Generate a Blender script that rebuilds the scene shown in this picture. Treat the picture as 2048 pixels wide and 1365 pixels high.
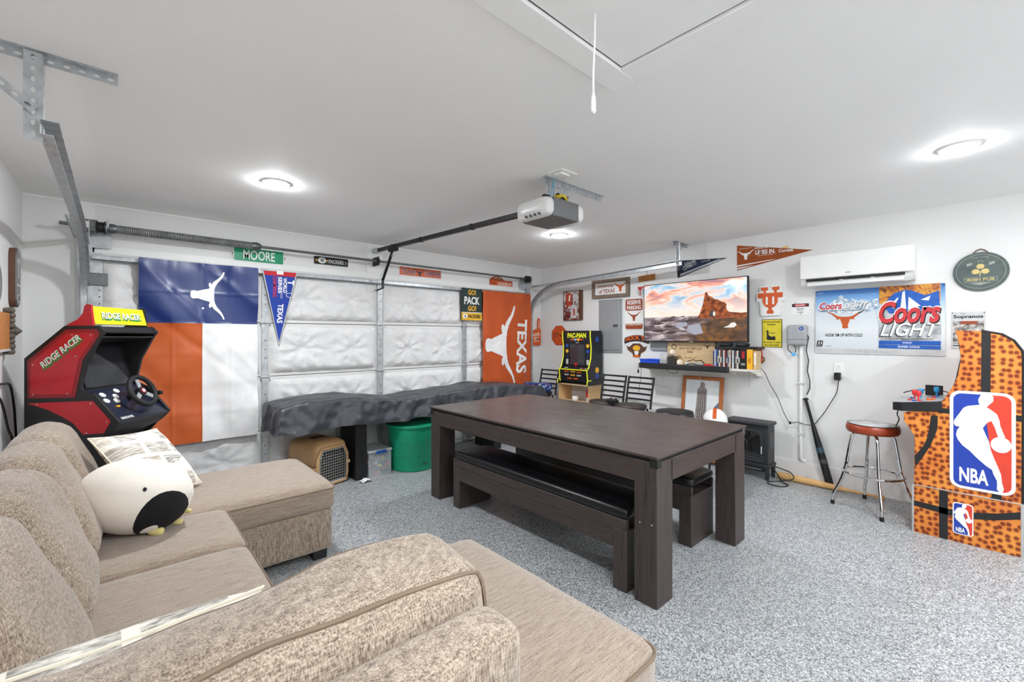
import bpy, bmesh, math, random
from mathutils import Vector, Matrix
random.seed(7)
R = math.radians
scn = bpy.context.scene
COL = scn.collection
for o in list(bpy.data.objects): bpy.data.objects.remove(o)

# ------------------------------------------------------------------ camera, world, exposure
LW, RW, DW, BW, CH = -0.53, 5.03, 4.87, -1.9, 2.5      # left, right, door, rear wall and ceiling height
cam = bpy.data.cameras.new('camera'); camo = bpy.data.objects.new('camera', cam); COL.objects.link(camo)
cam.sensor_width = 36; cam.lens = 870.4 / 2048 * 36; cam.shift_y = -(682.5 - 672.1) / 2048
cam.clip_start = 0.02
camo.location = (0, 0, 1.43); camo.rotation_euler = (R(90), 0, -(math.pi / 2 - 0.8351057))
scn.camera = camo
w = bpy.data.worlds.new('world'); scn.world = w; w.use_nodes = True
w.node_tree.nodes['Background'].inputs[0].default_value = (0.05, 0.05, 0.05, 1)
w.node_tree.nodes['Background'].inputs[1].default_value = 0.2
scn.view_settings.view_transform = 'Standard'; scn.view_settings.look = 'None'
scn.view_settings.gamma = 1; scn.view_settings.use_curve_mapping = False
scn.view_settings.exposure = 0.52
scn.cycles.max_bounces = 24; scn.cycles.diffuse_bounces = 16; scn.cycles.glossy_bounces = 6
LAMP_W = 27

# ------------------------------------------------------------------ materials
def lin(h):
    if not isinstance(h, str): return tuple(h) + (1,)
    h = h.lstrip('#'); c = [int(h[i:i + 2], 16) / 255 for i in (0, 2, 4)]
    return tuple((x / 12.92 if x <= .04045 else ((x + .055) / 1.055) ** 2.4) for x in c) + (1,)
MATS = {}
class NT:
    def __init__(s, name):
        s.m = bpy.data.materials.new(name); s.m.use_nodes = True; s.t = s.m.node_tree
        s.b = s.t.nodes['Principled BSDF']; s._c = None
    def n(s, typ, **kw):
        nd = s.t.nodes.new(typ)
        for k, v in kw.items():
            if k[0] == 'i' and k[1:].isdigit(): nd.inputs[int(k[1:])].default_value = v
            else: setattr(nd, k, v)
        return nd
    def l(s, a, b): s.t.links.new(a, b)
    def co(s, which='Object', scale=(1, 1, 1), rot=(0, 0, 0), loc=(0, 0, 0)):
        tc = s.n('ShaderNodeTexCoord'); mp = s.n('ShaderNodeMapping')
        mp.inputs['Scale'].default_value = scale; mp.inputs['Rotation'].default_value = rot; mp.inputs['Location'].default_value = loc
        s.l(tc.outputs[which], mp.inputs[0]); return mp.outputs[0]
    def noise(s, vec, scale, detail=3, rough=.5, dist=0):
        nd = s.n('ShaderNodeTexNoise'); nd.inputs['Scale'].default_value = scale; nd.inputs['Detail'].default_value = detail
        nd.inputs['Roughness'].default_value = rough; nd.inputs['Distortion'].default_value = dist
        if vec is not None: s.l(vec, nd.inputs['Vector'])
        return nd.outputs['Fac']
    def ramp(s, fac, stops, interp='LINEAR'):
        nd = s.n('ShaderNodeValToRGB'); cr = nd.color_ramp; cr.interpolation = interp
        while len(cr.elements) < len(stops): cr.elements.new(.5)
        for e, (p, c) in zip(cr.elements, stops): e.position = p; e.color = lin(c)
        s.l(fac, nd.inputs[0]); return nd.outputs[0]
    def mix(s, a, b, fac, mode='MIX'):
        nd = s.n('ShaderNodeMix', data_type='RGBA', blend_type=mode)
        for sock, v in ((nd.inputs[0], fac), (nd.inputs[6], a), (nd.inputs[7], b)):
            if hasattr(v, 'is_linked'): s.l(v, sock)
            elif isinstance(v, (int, float)): sock.default_value = v
            else: sock.default_value = lin(v)
        return nd.outputs[2]
    def bump(s, h, strength=.3, dist=.01):
        nd = s.n('ShaderNodeBump'); nd.inputs['Strength'].default_value = strength; nd.inputs['Distance'].default_value = dist
        s.l(h, nd.inputs['Height']); s.l(nd.outputs[0], s.b.inputs['Normal'])
    def base(s, c):
        if hasattr(c, 'is_linked'): s.l(c, s.b.inputs['Base Color'])
        else: s.b.inputs['Base Color'].default_value = lin(c)
    def set(s, **kw):
        for k, v in kw.items(): s.b.inputs[k.replace('_', ' ')].default_value = v
        return s
def P(name, color, rough=.5, metal=0, noise=None, bump=None, **kw):
    """plain procedural material: colour with a little noise variation (amount, scale) and optional fine bump (strength, scale)"""
    if name in MATS: return MATS[name]
    t = NT(name); t.set(Roughness=rough, Metallic=metal)
    na, ns = noise if noise else (.06, 14)
    c = lin(color); f = t.noise(t.co(), ns, 3)
    d = [max(0, x * (1 - na)) for x in c[:3]]; e = [min(1, x * (1 + na)) for x in c[:3]]
    t.base(t.ramp(f, [(.3, d), (.7, e)]))
    if bump: t.bump(t.noise(t.co(), bump[1], 4), bump[0], bump[2] if len(bump) > 2 else .004)
    for k, v in kw.items(): t.b.inputs[k.replace('_', ' ')].default_value = v
    MATS[name] = t.m; return t.m
def reg(name, t): MATS[name] = t.m; return t.m
def emit(name, color, s):
    t = NT(name); t.base('000000'); t.b.inputs['Emission Color'].default_value = lin(color); t.b.inputs['Emission Strength'].default_value = s
    return reg(name, t)

P('wall', 'e6e6e5', .65, noise=(.015, 2), bump=(.12, 60, .003))
P('ceil', 'f6f6f5', .75, noise=(.012, 2), bump=(.25, 18, .004))
P('trim', 'eeeeed', .45, noise=(.01, 3))
P('steel', 'b9bdc0', .4, .55, noise=(.18, 25), bump=(.1, 40, .001))
P('steel_dark', '6f7274', .42, .8, noise=(.15, 30))
P('chrome', 'd9dadb', .07, 1, noise=(.03, 5))
P('black', '141416', .45, noise=(.2, 30))
P('black_gloss', '0c0c0e', .15, noise=(.1, 20))
P('black_matte', '1c1c1e', .7, noise=(.15, 40), bump=(.1, 120, .001))
P('rubber', '101010', .75)
P('white', 'f0f0ef', .4, noise=(.01, 8))
P('white_gloss', 'f2f2f1', .18, noise=(.01, 8))
P('burnt', 'c4561a', .55, noise=(.06, 20))
P('orange', 'e0641c', .5)
P('rust', '9a4420', .55, noise=(.1, 25))
P('red', 'c8202c', .35); P('blue', '1e4fa3', .4); P('navy', '1d2a4a', .6); P('yellow', 'f2e31a', .4)
P('green', '0f8f5c', .45); P('gold', 'f0b428', .5); P('cream', 'efe6d2', .6); P('grey', '9b9ea0', .5); P('lgrey', 'c9cbcc', .45)
P('dgrey', '48494b', .5); P('tan', 'b98a58', .55)

# ------------------------------------------------------------------ mesh helpers
class MB:
    def __init__(s): s.bm = bmesh.new()
    def box(s, x0, x1, y0, y1, z0, z1, mtx=None):
        vs = [s.bm.verts.new((x, y, z)) for x in (x0, x1) for y in (y0, y1) for z in (z0, z1)]
        if mtx is not None:
            for v in vs: v.co = mtx @ v.co
        for f in ((0, 1, 3, 2), (4, 6, 7, 5), (0, 4, 5, 1), (2, 3, 7, 6), (0, 2, 6, 4), (1, 5, 7, 3)):
            s.bm.faces.new([vs[i] for i in f])
        return s
    def bar(s, p, q, w, h, up=(0, 0, 1)):
        p, q = Vector(p), Vector(q); d = (q - p); L = d.length; d.normalize(); u = Vector(up)
        if abs(d.dot(u)) > .99: u = Vector((1, 0, 0))
        a = d.cross(u).normalized(); b = a.cross(d)
        m = Matrix((a, d, b)).transposed().to_4x4(); m.translation = p
        return s.box(-w / 2, w / 2, 0, L, -h / 2, h / 2, m)
    def ring(s, c, a, b, r, n): return [s.bm.verts.new(c + a * (r * math.cos(2 * math.pi * i / n)) + b * (r * math.sin(2 * math.pi * i / n))) for i in range(n)]
    def skin(s, rings, cap=True, closed=False):
        n = len(rings[0])
        seq = list(zip(rings, rings[1:])) + ([(rings[-1], rings[0])] if closed else [])
        for A, B in seq:
            for i in range(n): s.bm.faces.new((A[i], A[(i + 1) % n], B[(i + 1) % n], B[i]))
        if cap and not closed: s.bm.faces.new(rings[0][::-1]); s.bm.faces.new(rings[-1])
        return s
    def tube(s, pts, r, n=8, closed=False, cap=True):
        pts = [Vector(p) for p in pts]; rs = r if isinstance(r, (list, tuple)) else [r] * len(pts); rings = []; a = None
        N = len(pts)
        for i, p in enumerate(pts):
            if closed: t = (pts[(i + 1) % N] - pts[i - 1])
            else: t = pts[min(i + 1, N - 1)] - pts[max(i - 1, 0)]
            t.normalize()
            if a is None:
                a = t.orthogonal().normalized()
            else:
                a = (a - t * a.dot(t)); a.normalize()
            rings.append(s.ring(p, a, t.cross(a), rs[i], n))
        return s.skin(rings, cap, closed)
    def cyl(s, p, q, r, r2=None, n=16): return s.tube([p, q], [r, r if r2 is None else r2], n)
    def lathe(s, prof, n=24, c=(0, 0, 0), axis='z', cap=True):
        c = Vector(c); A = {'z': ((1, 0, 0), (0, 1, 0), (0, 0, 1)), 'y': ((1, 0, 0), (0, 0, 1), (0, -1, 0)), 'x': ((0, 1, 0), (0, 0, 1), (1, 0, 0))}[axis]
        a, b, t = map(Vector, A); return s.skin([s.ring(c + t * z, a, b, max(r, 1e-4), n) for r, z in prof], cap)
    def prism(s, pts, y0, y1):
        """outline in the local xz plane, extruded from y0 (front) to y1 (back)"""
        ar = sum(pts[i - 1][0] * pts[i][1] - pts[i][0] * pts[i - 1][1] for i in range(len(pts)))
        if ar < 0: pts = pts[::-1]
        A = [s.bm.verts.new((x, y0, z)) for x, z in pts]; B = [s.bm.verts.new((x, y1, z)) for x, z in pts]
        s.bm.faces.new(A); s.bm.faces.new(B[::-1]); n = len(pts)
        for i in range(n): s.bm.faces.new((A[i], B[i], B[(i + 1) % n], A[(i + 1) % n]))
        return s
    def grid(s, f, nu, nv, wrapu=False):
        V = [[s.bm.verts.new(f(i / nu, j / nv)) for j in range(nv + 1)] for i in range(nu if wrapu else nu + 1)]
        for i in range(nu):
            for j in range(nv):
                s.bm.faces.new((V[i][j], V[(i + 1) % len(V)][j], V[(i + 1) % len(V)][j + 1], V[i][j + 1]))
        return s
    def rbox(s, w, d, h, r, n=8, fn=None, c=(0, 0, 0)):
        """rounded cushion-like box centred on c; fn(p, u, v, t) may reshape it"""
        tmp = bmesh.new(); bmesh.ops.create_cube(tmp, size=2); bmesh.ops.subdivide_edges(tmp, edges=tmp.edges[:], cuts=n - 1, use_grid_fill=True)
        hw = Vector((w / 2, d / 2, h / 2)); mp = {}
        for v in tmp.verts:
            t = v.co.copy(); 
            e = Vector([math.copysign(1 - (1 - abs(k)) ** 1.6, k) for k in t])
            p = Vector((e.x * hw.x, e.y * hw.y, e.z * hw.z)); q = Vector([max(-a + r, min(a - r, k)) if a > r else 0 for k, a in zip(p, hw)])
            dd = p - q
            if dd.length > 1e-6: p = q + dd.normalized() * r
            if fn: p = fn(p, t.x, t.y, t.z)
            mp[v] = s.bm.verts.new(p + Vector(c))
        for f in tmp.faces: s.bm.faces.new([mp[v] for v in f.verts])
        tmp.free(); return s
    def skin_strip(s, pts, th, ht):
        rings = []
        for p in pts:
            p = Vector(p); rings.append([s.bm.verts.new(p + Vector((0, a, b))) for a, b in ((-th / 2, -ht / 2), (th / 2, -ht / 2), (th / 2, ht / 2), (-th / 2, ht / 2))])
        return s.skin(rings)
    def move(s, m):
        for v in s.bm.verts: v.co = m @ v.co
        return s
def link(o, parent=None): COL.objects.link(o); o.parent = parent; return o
def O(name, mb, mat, parent=None, loc=(0, 0, 0), rot=(0, 0, 0), bevel=0, smooth=35, sub=0, kind=None, label=None, seg=2, recalc=True):
    bm = mb.bm
    if recalc: bmesh.ops.recalc_face_normals(bm, faces=bm.faces[:])
    for f in bm.faces: f.smooth = True
    for e in bm.edges: e.smooth = len(e.link_faces) == 2 and e.calc_face_angle(0) < R(smooth)
    me = bpy.data.meshes.new(name); bm.to_mesh(me); bm.free()
    me.materials.append(MATS[mat] if isinstance(mat, str) else mat)
    o = link(bpy.data.objects.new(name, me), parent); o.location = loc; o.rotation_euler = rot
    if bevel:
        b = o.modifiers.new('bevel', 'BEVEL'); b.width = bevel; b.segments = seg; b.limit_method = 'ANGLE'; b.angle_limit = R(40)
    if sub: m = o.modifiers.new('sub', 'SUBSURF'); m.levels = m.render_levels = sub
    if kind: o['kind'] = kind
    if label: o['label'] = label
    return o
def T(name, label, cat, loc=(0, 0, 0), rz=0, group=None, rot=None):
    o = link(bpy.data.objects.new(name, None)); o.location = loc; o.rotation_euler = rot or (0, 0, R(rz)); o.empty_display_size = .1
    o['label'] = label; o['category'] = cat
    if group: o['group'] = group
    return o
def tag(o, label, cat, group=None):
    o['label'] = label; o['category'] = cat
    if group: o['group'] = group
    return o
def S(o, label=None):
    o['kind'] = 'structure'
    if label: o['label'] = label
    return o
def B(name, mat, parent, x0, x1, y0, y1, z0, z1, bevel=.002, **kw): return O(name, MB().box(x0, x1, y0, y1, z0, z1), mat, parent, bevel=bevel, **kw)
def dup(root, loc=None, rz=None, label=None):
    r = root.copy(); COL.objects.link(r)
    if loc is not None: r.location = loc
    if rz is not None: r.rotation_euler.z = R(rz)
    if label: r['label'] = label
    for ch in [o for o in root.children]:
        c = ch.copy(); COL.objects.link(c); c.parent = r
        for g in [o for o in ch.children]:
            d = g.copy(); COL.objects.link(d); d.parent = c
    return r
# things that hang on a wall live in a frame where x runs right, z up and -y towards the viewer
def onR(y, z, d=0): return dict(loc=(RW - d, y, z), rz=-90)
def onD(x, z, d=0): return dict(loc=(x, DW - d, z), rz=0)
def onL(y, z, d=0): return dict(loc=(LW + d, y, z), rz=90)
def rrect(x0, x1, z0, z1, r, n=5):
    pts = []
    for cx, cz, a0 in ((x1 - r, z1 - r, 0), (x0 + r, z1 - r, 90), (x0 + r, z0 + r, 180), (x1 - r, z0 + r, 270)):
        for k in range(n + 1): a = R(a0 + 90 * k / n); pts.append((cx + r * math.cos(a), cz + r * math.sin(a)))
    return pts
def ell(cx, cz, rx, rz, n=28, a0=0, a1=360):
    full = abs(a1 - a0) >= 360
    return [(cx + rx * math.cos(R(a0 + (a1 - a0) * k / (n if full else n - 1))), cz + rz * math.sin(R(a0 + (a1 - a0) * k / (n if full else n - 1)))) for k in range(n)]
def flat(name, pts, mat, parent, y=0, t=.0015, **kw):
    """a thin printed or cut-out piece whose front face stands at local y"""
    return O(name, MB().prism(pts, y - t, y), mat, parent, **kw)
def text(s, mat, parent, cx, cz, w, h, y=0, bold=.0, shear=0, rot=0, name='lettering', t=.0012, arc=0, bend=None):
    cu = bpy.data.curves.new('txt', 'FONT'); cu.body = s; cu.size = 1; cu.resolution_u = 3; cu.offset = bold; cu.shear = shear
    ob = bpy.data.objects.new('txt', cu); me = bpy.data.meshes.new_from_object(ob)
    bpy.data.objects.remove(ob); bpy.data.curves.remove(cu)
    bm = bmesh.new(); bm.from_mesh(me); bpy.data.meshes.remove(me)
    xs = [v.co.x for v in bm.verts]; ys = [v.co.y for v in bm.verts]
    x0, x1, y0, y1 = min(xs), max(xs), min(ys), max(ys)
    bmesh.ops.dissolve_limit(bm, angle_limit=.02, verts=bm.verts[:], edges=bm.edges[:])
    r = bmesh.ops.extrude_face_region(bm, geom=bm.faces[:]); 
    up = [g for g in r['geom'] if isinstance(g, bmesh.types.BMVert)]
    for v in bm.verts: v.co.z = 0
    for v in up: v.co.z = 1
    ca, sa = math.cos(R(rot)), math.sin(R(rot))
    for v in bm.verts:
        X = ((v.co.x - x0) / (x1 - x0) - .5) * w; Z = ((v.co.y - y0) / (y1 - y0) - .5) * h
        if arc: Z += arc * (1 - (2 * X / w) ** 2)
        if bend: X, Z = bend(X, Z)
        v.co = Vector((cx + X * ca - Z * sa, y - t * v.co.z, cz + X * sa + Z * ca))
    mb = MB(); mb.bm.free(); mb.bm = bm
    return O(name, mb, mat, parent)
HORN = [(0, .10), (.10, .103), (.17, .118), (.24, .15), (.30, .195), (.36, .235), (.42, .262), (.485, .285), (.5, .272), (.495, .258), (.44, .235), (.385, .20), (.335, .15), (.285, .095), (.225, .06),
        (.255, .045), (.262, .025), (.235, .008), (.185, .012), (.145, .03), (.128, -.01), (.112, -.07), (.092, -.13), (.075, -.18), (.078, -.215), (.085, -.245), (.075, -.28), (.045, -.297), (0, -.30)]
def horns(w, cx=0, cz=0, rot=0, sx=1):
    pts = [(x * w * sx, z * w) for x, z in HORN] + [(-x * w * sx, z * w) for x, z in HORN[::-1][1:-1]]
    c, s = math.cos(R(rot)), math.sin(R(rot))
    return [(cx + x * c - z * s, cz + x * s + z * c) for x, z in pts]
from mathutils import noise as mnoise
def nz(x, y, z=0): return mnoise.noise(Vector((x, y, z)))
# ------------------------------------------------------------------ the room
t = NT('floor_flake'); v = t.co()
def vor(t, v, sc):
    a = t.n('ShaderNodeTexVoronoi'); a.inputs['Scale'].default_value = sc; t.l(v, a.inputs['Vector'])
    s = t.n('ShaderNodeSeparateColor'); t.l(a.outputs['Color'], s.inputs[0]); return s.outputs[0], s.outputs[1]
f1, g1 = vor(t, v, 165); f2, g2 = vor(t, v, 330)
c1 = t.ramp(f1, [(0, '2d3034'), (.15, '2d3034'), (.16, '686d72'), (.4, '787d82'), (.41, '9fa3a6'), (.7, 'aaaeb0'), (.71, 'd6d8d9')], 'CONSTANT')
c2 = t.ramp(f2, [(0, '3c4044'), (.22, '84898d'), (.58, 'bcbfc0'), (.86, 'dcdede')], 'CONSTANT')
t.base(t.mix(c1, c2, .45)); t.set(Roughness=.38); t.bump(f1, .08, .001); reg('floor_flake', t)
def plane_box(name, *b): return S(O(name, MB().box(*b), {'floor': 'floor_flake', 'ceiling': 'ceil'}.get(name, 'wall')))
plane_box('floor', LW - .1, RW + .1, BW - .1, DW + .1, -.1, 0)['label'] = 'grey speckled epoxy flake floor'
plane_box('ceiling', LW - .1, RW + .1, BW - .1, DW + .1, CH, CH + .1)
plane_box('wall_left', LW - .1, LW, BW - .1, DW + .1, 0, CH)
plane_box('wall_right', RW, RW + .1, BW - .1, DW + .1, 0, CH)
plane_box('wall_back', LW, RW, DW, DW + .1, 0, CH)
plane_box('wall_front', LW, RW, BW - .1, BW, 0, CH)
S(O('baseboard_right', MB().box(RW - .012, RW, BW, DW, .0, .18), 'trim', bevel=.003))
S(O('baseboard_left', MB().box(LW, LW + .012, BW, DW, 0, .18), 'trim', bevel=.003))
S(O('trim_1', MB().box(LW, RW, DW - .012, DW, CH - .016, CH), 'trim'), 'thin white strip between ceiling and garage door wall')
S(O('trim_2', MB().box(-.2, 4.72, DW - .02, DW, 2.09, 2.165), 'trim', bevel=.003), 'white board across the top of the garage door opening')
S(O('trim_3', MB().box(2.13, 2.33, DW - .02, DW, 2.165, CH - .016), 'trim', bevel=.002), 'white upright board behind the centre bearing')
S(O('trim_4', MB().box(-.26, -.14, DW - .02, DW, 0, CH - .016), 'trim', bevel=.002), 'white upright board behind left door track')
S(O('trim_5', MB().box(4.66, 4.78, DW - .02, DW, 0, CH - .016), 'trim', bevel=.002), 'white upright board behind right door track')

# attic hatch with its trim, gap and pull cord
h = T('attic_hatch', 'white attic stair hatch in the ceiling with hanging pull cord', 'hatch', (.4, .2, CH))
B('hatch_panel', 'ceil', h, -.2, 1.075, .15, .785, -.006, -.001, bevel=.002)
P('gap', '3c3c3c', .9)
fr = MB(); fr.box(-.21, 1.083, .14, .793, -.0012, -.0005); O('shadow_gap', fr, 'gap', h)
fr = MB()
for b in ((-.31, 1.19, .791, .9, -.018, 0), (-.31, 1.19, .04, .142, -.018, 0), (1.081, 1.19, .142, .791, -.018, 0), (-.31, -.208, .142, .791, -.018, 0)): fr.box(*b)
O('frame', fr, 'ceil', h, bevel=.003)
O('pull_cord', MB().tube([(.766, .68, -.004), (.764, .68, -.1), (.758, .681, -.2), (.757, .68, -.285)], .0035, 6), 'white', h)
O('cord_handle', MB().lathe([(.003, -.34), (.009, -.335), (.008, -.29), (.003, -.27)], 10, (.757, .68, 0)), 'white_gloss', h)

# ------------------------------------------------------------------ recessed lights: each carries its own lamp
for k_, f_ in (('a', 1.1), ('b', .82), ('c', .8)): emit('lamp_glow_' + k_, 'f7fbff', LAMP_W * f_ * 8.5)
spots = [(.82, 3.36, 'round recessed ceiling light nearest the garage door on the left'), (3.46, 3.08, 'round recessed ceiling light just beyond the door opener'),
         (3.53, .13, 'round recessed ceiling light above the wall air conditioner side'), (.82, -.02, 'unseen recessed ceiling light straight above the viewpoint'), (3.5, -1.3, 'added unseen ceiling light in the rear right of the room'), (.85, -1.3, 'added unseen ceiling light in the rear left of the room'), (2.2, -1.3, 'added unseen ceiling light in the rear middle of the room')]  # last four are out of view, added to light the room
for x, y, lab in spots:
    r = T('recessed_light', lab, 'light', (x, y, CH), 0, 'recessed ceiling lights')
    O('bezel', MB().lathe([(.092, 0), (.092, -.004), (.086, -.008), (.074, -.008), (.074, 0)], 32), 'white', r)
    O('diffuser', MB().lathe([(.078, -.001), (.0775, -.008), (.073, -.014), (.055, -.021), (.03, -.025), (.003, -.026)], 24), 'lamp_glow_' + ('a' if y > 2 else 'b' if y > -.5 else 'c'), r)
    la = bpy.data.lights.new('recessed_lamp', 'AREA'); la.shape = 'DISK'; la.size = .15; la.energy = .35 * LAMP_W * (1.1 if y > 2 else .82 if y > -.5 else .8); la.color = (.97, .985, 1)
    lo = link(bpy.data.objects.new('recessed_lamp', la), r); lo.location = (0, 0, -.03)

# ------------------------------------------------------------------ garage door
P('door_skin', 'dededd', .5, noise=(.02, 4))
t = NT('blanket'); v = t.co(); t.base(t.ramp(t.noise(v, 6, 3), [(.3, 'dadada'), (.7, 'e8e8e8')])); t.set(Roughness=.6)
t.bump(t.noise(v, 11, 6, .65, 1.2), .6, .02); reg('blanket', t)
XS = [-.137, 1.069, 2.261, 3.467, 4.632]; ZS = [0, .5, 1.028, 1.556, 2.1]
d = T('door_1', None, None, (0, 0, 0)); del d['category']; S(d, 'white insulated sectional garage door')
for k in range(4): B('door_section', 'door_skin', d, -.17, 4.665, 4.805, 4.845, ZS[k] + .003, ZS[k + 1] - .003, bevel=.004)
for k in range(4):
    for c in range(4):
        x0, x1 = XS[c] + .045, XS[c + 1] - .045; z0, z1 = ZS[k] + .035, ZS[k + 1] - (.07 if k == 3 else .035); sd = k * 7 + c * 3.1
        W, Hh = x1 - x0, z1 - z0
        tu = [(.27 + .03 * nz(sd, 1), .5 + .12 * nz(sd, 2)), (.73 + .03 * nz(sd, 3), .5 + .12 * nz(sd, 4))]
        def pf(u, v):
            x, z = x0 + u * W, z0 + v * Hh
            e = min(1, min(u, 1 - u) * W / .07) * min(1, min(v, 1 - v) * Hh / .05); e = e ** .6
            p = .036 + .016 * (1 - v) ** 2 + .014 * nz(x * 3, z * 3, sd) + .010 * nz(x * 7, z * 9, sd) - .011 * abs(nz(x * 6 + z * 5, z * 8 - x * 3, sd)) - .006 * abs(nz(x * 15, z * 13 + x * 6, sd))
            for a, b in tu:
                dx, dz = (u - a) * W, (v - b) * Hh; q = math.hypot(dx, dz); an = math.atan2(dz, dx)
                p -= .034 * math.exp(-(q / .05) ** 2) - .007 * math.sin(an * 9 + sd) * math.exp(-((q - .13) / .09) ** 2)
            p += .01 * math.exp(-((v - .06) / .06) ** 2) * math.sin(x * 38 + sd + 3 * nz(x * 4, sd))
            return Vector((x, 4.803 - max(.002, e * p), z))
        O('insulation_panel', MB().grid(pf, 64, 32), 'blanket', d, smooth=180, recalc=False)
for i, x in enumerate(XS):
    for k in range(4):
        st = B('stile', 'steel', d, x - .03 if 0 < i < 4 else x - .045, x + .03 if 0 < i < 4 else x + .045, 4.785, 4.804, ZS[k] + .01, ZS[k + 1] - .012, bevel=.003)
        if i in (1, 2, 3):
            pg = MB()
            for q in range(5): pg.lathe([(.006, 0), (.006, .003)], 8, (x, 4.785, ZS[k] + .1 + q * .085), 'y')
            O('rivet', pg, 'dgrey', st)
    for k in (1, 2, 3):
        hg = MB(); z = ZS[k]
        hg.prism([(x - .016, z + .11), (x + .016, z + .11), (x + .032, z + .03), (x + .04, z), (x + .032, z - .03), (x + .016, z - .11), (x - .016, z - .11), (x - .032, z - .03), (x - .04, z), (x - .032, z + .03)], 4.779, 4.785)
        hg.cyl((x - .045, 4.772, z), (x + .045, 4.772, z), .009, n=10)
        O('hinge', hg, 'steel', d)
sb = MB(); sb.box(-.155, 4.64, 4.735, 4.785, 2.03, 2.036); sb.box(-.155, 4.64, 4.735, 4.74, 2.03, 2.068); sb.box(-.155, 4.64, 4.735, 4.785, 2.064, 2.07)
O('strut', sb, 'steel', d, bevel=.001)
ed = MB()
for q in range(12): ed.lathe([(.006, 0), (.006, .004)], 8, (-.11, 4.786, 1.3 + q * .055), 'y')
O('edge_bolts', ed, 'dgrey', d)
B('top_roller_bracket', 'steel_dark', d, -.17, -.06, 4.77, 4.8, 1.83, 1.93, bevel=.003)

# ------------------------------------------------------------------ tracks with perforated hangers
def perf(mb, p, q, wd, side, th=.003, pitch=.042, hole=(.011, .0065)):
    """strip from p to q, wd wide along side, with a row of oval holes"""
    p, q, side = Vector(p), Vector(q), Vector(side).normalized(); dr = q - p; L = dr.length; dr.normalize(); nrm = dr.cross(side)
    n = max(1, round(L / pitch)); pl = L / n
    for i in range(n):
        c = p + dr * (pl * (i + .5)); outer, inner = [], []
        for k, (ox, oy) in enumerate(((1, 0), (1, 1), (0, 1), (-1, 1), (-1, 0), (-1, -1), (0, -1), (1, -1))):
            a = R(45 * k); outer.append((ox * pl / 2, oy * wd / 2)); inner.append((math.cos(a) * hole[0], math.sin(a) * hole[1]))
        vs = {}
        for s_ in (0, 1):
            for nm, ring in (('o', outer), ('i', inner)):
                vs[nm, s_] = [mb.bm.verts.new(c + dr * a + side * b + nrm * (th * (s_ - .5))) for a, b in ring]
        for k in range(8):
            j = (k + 1) % 8
            mb.bm.faces.new((vs['o', 1][k], vs['o', 1][j], vs['i', 1][j], vs['i', 1][k])); mb.bm.faces.new((vs['o', 0][j], vs['o', 0][k], vs['i', 0][k], vs['i', 0][j]))
            mb.bm.faces.new((vs['i', 1][k], vs['i', 1][j], vs['i', 0][j], vs['i', 0][k])); mb.bm.faces.new((vs['o', 1][j], vs['o', 1][k], vs['o', 0][k], vs['o', 0][j]))
    return mb
def angle(p, q, wd, s1, s2):
    m = MB(); off1, off2 = Vector(s1) * wd / 2, Vector(s2) * wd / 2
    perf(m, Vector(p) + off1, Vector(q) + off1, wd, s1); perf(m, Vector(p) + off2, Vector(q) + off2, wd, s2); return m
def track(X, lab, sgn, zend=2.255):
    r = T('door_track', lab, 'track', (X, 0, 0))
    def sweep(path):
        m = MB(); rings = []; w_, dp, th = .028, .026, .003
        prof = [(-w_, -dp), (w_, -dp), (w_, dp * .4), (w_ - th, dp * .4), (w_ - th, -dp + th), (-w_ + th, -dp + th), (-w_ + th, dp), (-w_, dp)]
        for i, (y, z) in enumerate(path):
            a, b = path[max(0, i - 1)], path[min(len(path) - 1, i + 1)]; t_ = Vector((0, b[0] - a[0], b[1] - a[1])).normalized(); n_ = Vector((0, -t_.z, t_.y))
            rings.append([m.bm.verts.new(Vector((0, y, z)) + n_ * (px) + Vector((-sgn * py, 0, 0))) for px, py in prof])
        return m.skin(rings)
    cv = [(4.77 - .70 * (1 - math.cos(R(a))), 1.74 + .445 * math.sin(R(a))) for a in range(0, 91, 9)]
    O('vertical_track', sweep([(4.77, .03), (4.77, .9), (4.77, 1.735)]), 'steel', r)
    O('curved_track', sweep([(4.77, 1.735)] + cv), 'steel', r)
    O('horizontal_track', sweep([(cv[-1][0], cv[-1][1]), (3.2, (cv[-1][1] + zend) / 2), (2.36, zend)]), 'steel', r)
    for z in (.35, .85, 1.35): B('jamb_bracket', 'steel', r, sgn * .035 - .02, sgn * .035 + .02, 4.78, 4.85, z - .03, z + .03, bevel=.002)
    for z in (.52, 1.03, 1.56): O('roller', MB().cyl((-sgn * .06, 4.765, z), (0, 4.765, z), .007, n=8).cyl((-.008, 4.765, z), (.008, 4.765, z), .022, n=14), 'black', r)
    O('flag_bracket', MB().prism([(-.05, 1.62), (.04, 1.62), (.05, 2.0), (.03, 2.22), (-.05, 2.22)], 4.815, 4.82), 'steel', r)
    O('top_angle', angle((sgn * .035, 4.82, 2.2), (sgn * .035, 4.02, 2.215), .032, (0, 0, -1), (sgn, 0, 0)), 'steel', r)
    return r
tl = track(-.19, 'galvanised garage door track curving along the left wall', -1, 2.205)
O('ceiling_angle', angle((-.32, 2.43, -.002 + CH), (.19, 2.43, -.002 + CH), .034, (0, 0, -1), (0, -1, 0)), 'steel', tl)
O('hanger_angle', angle((-.02, 2.40, CH - .01), (-.02, 2.40, 2.165), .05, (-1, 0, 0), (0, 1, 0)), 'steel', tl)
O('brace', perf(MB(), (-.04, 2.385, 2.27), (-.3, 2.385, CH - .01), .034, (.65, 0, .76)), 'steel', tl)
tr = track(4.70, 'galvanised garage door track curving beside the decorated wall', 1)
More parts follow.
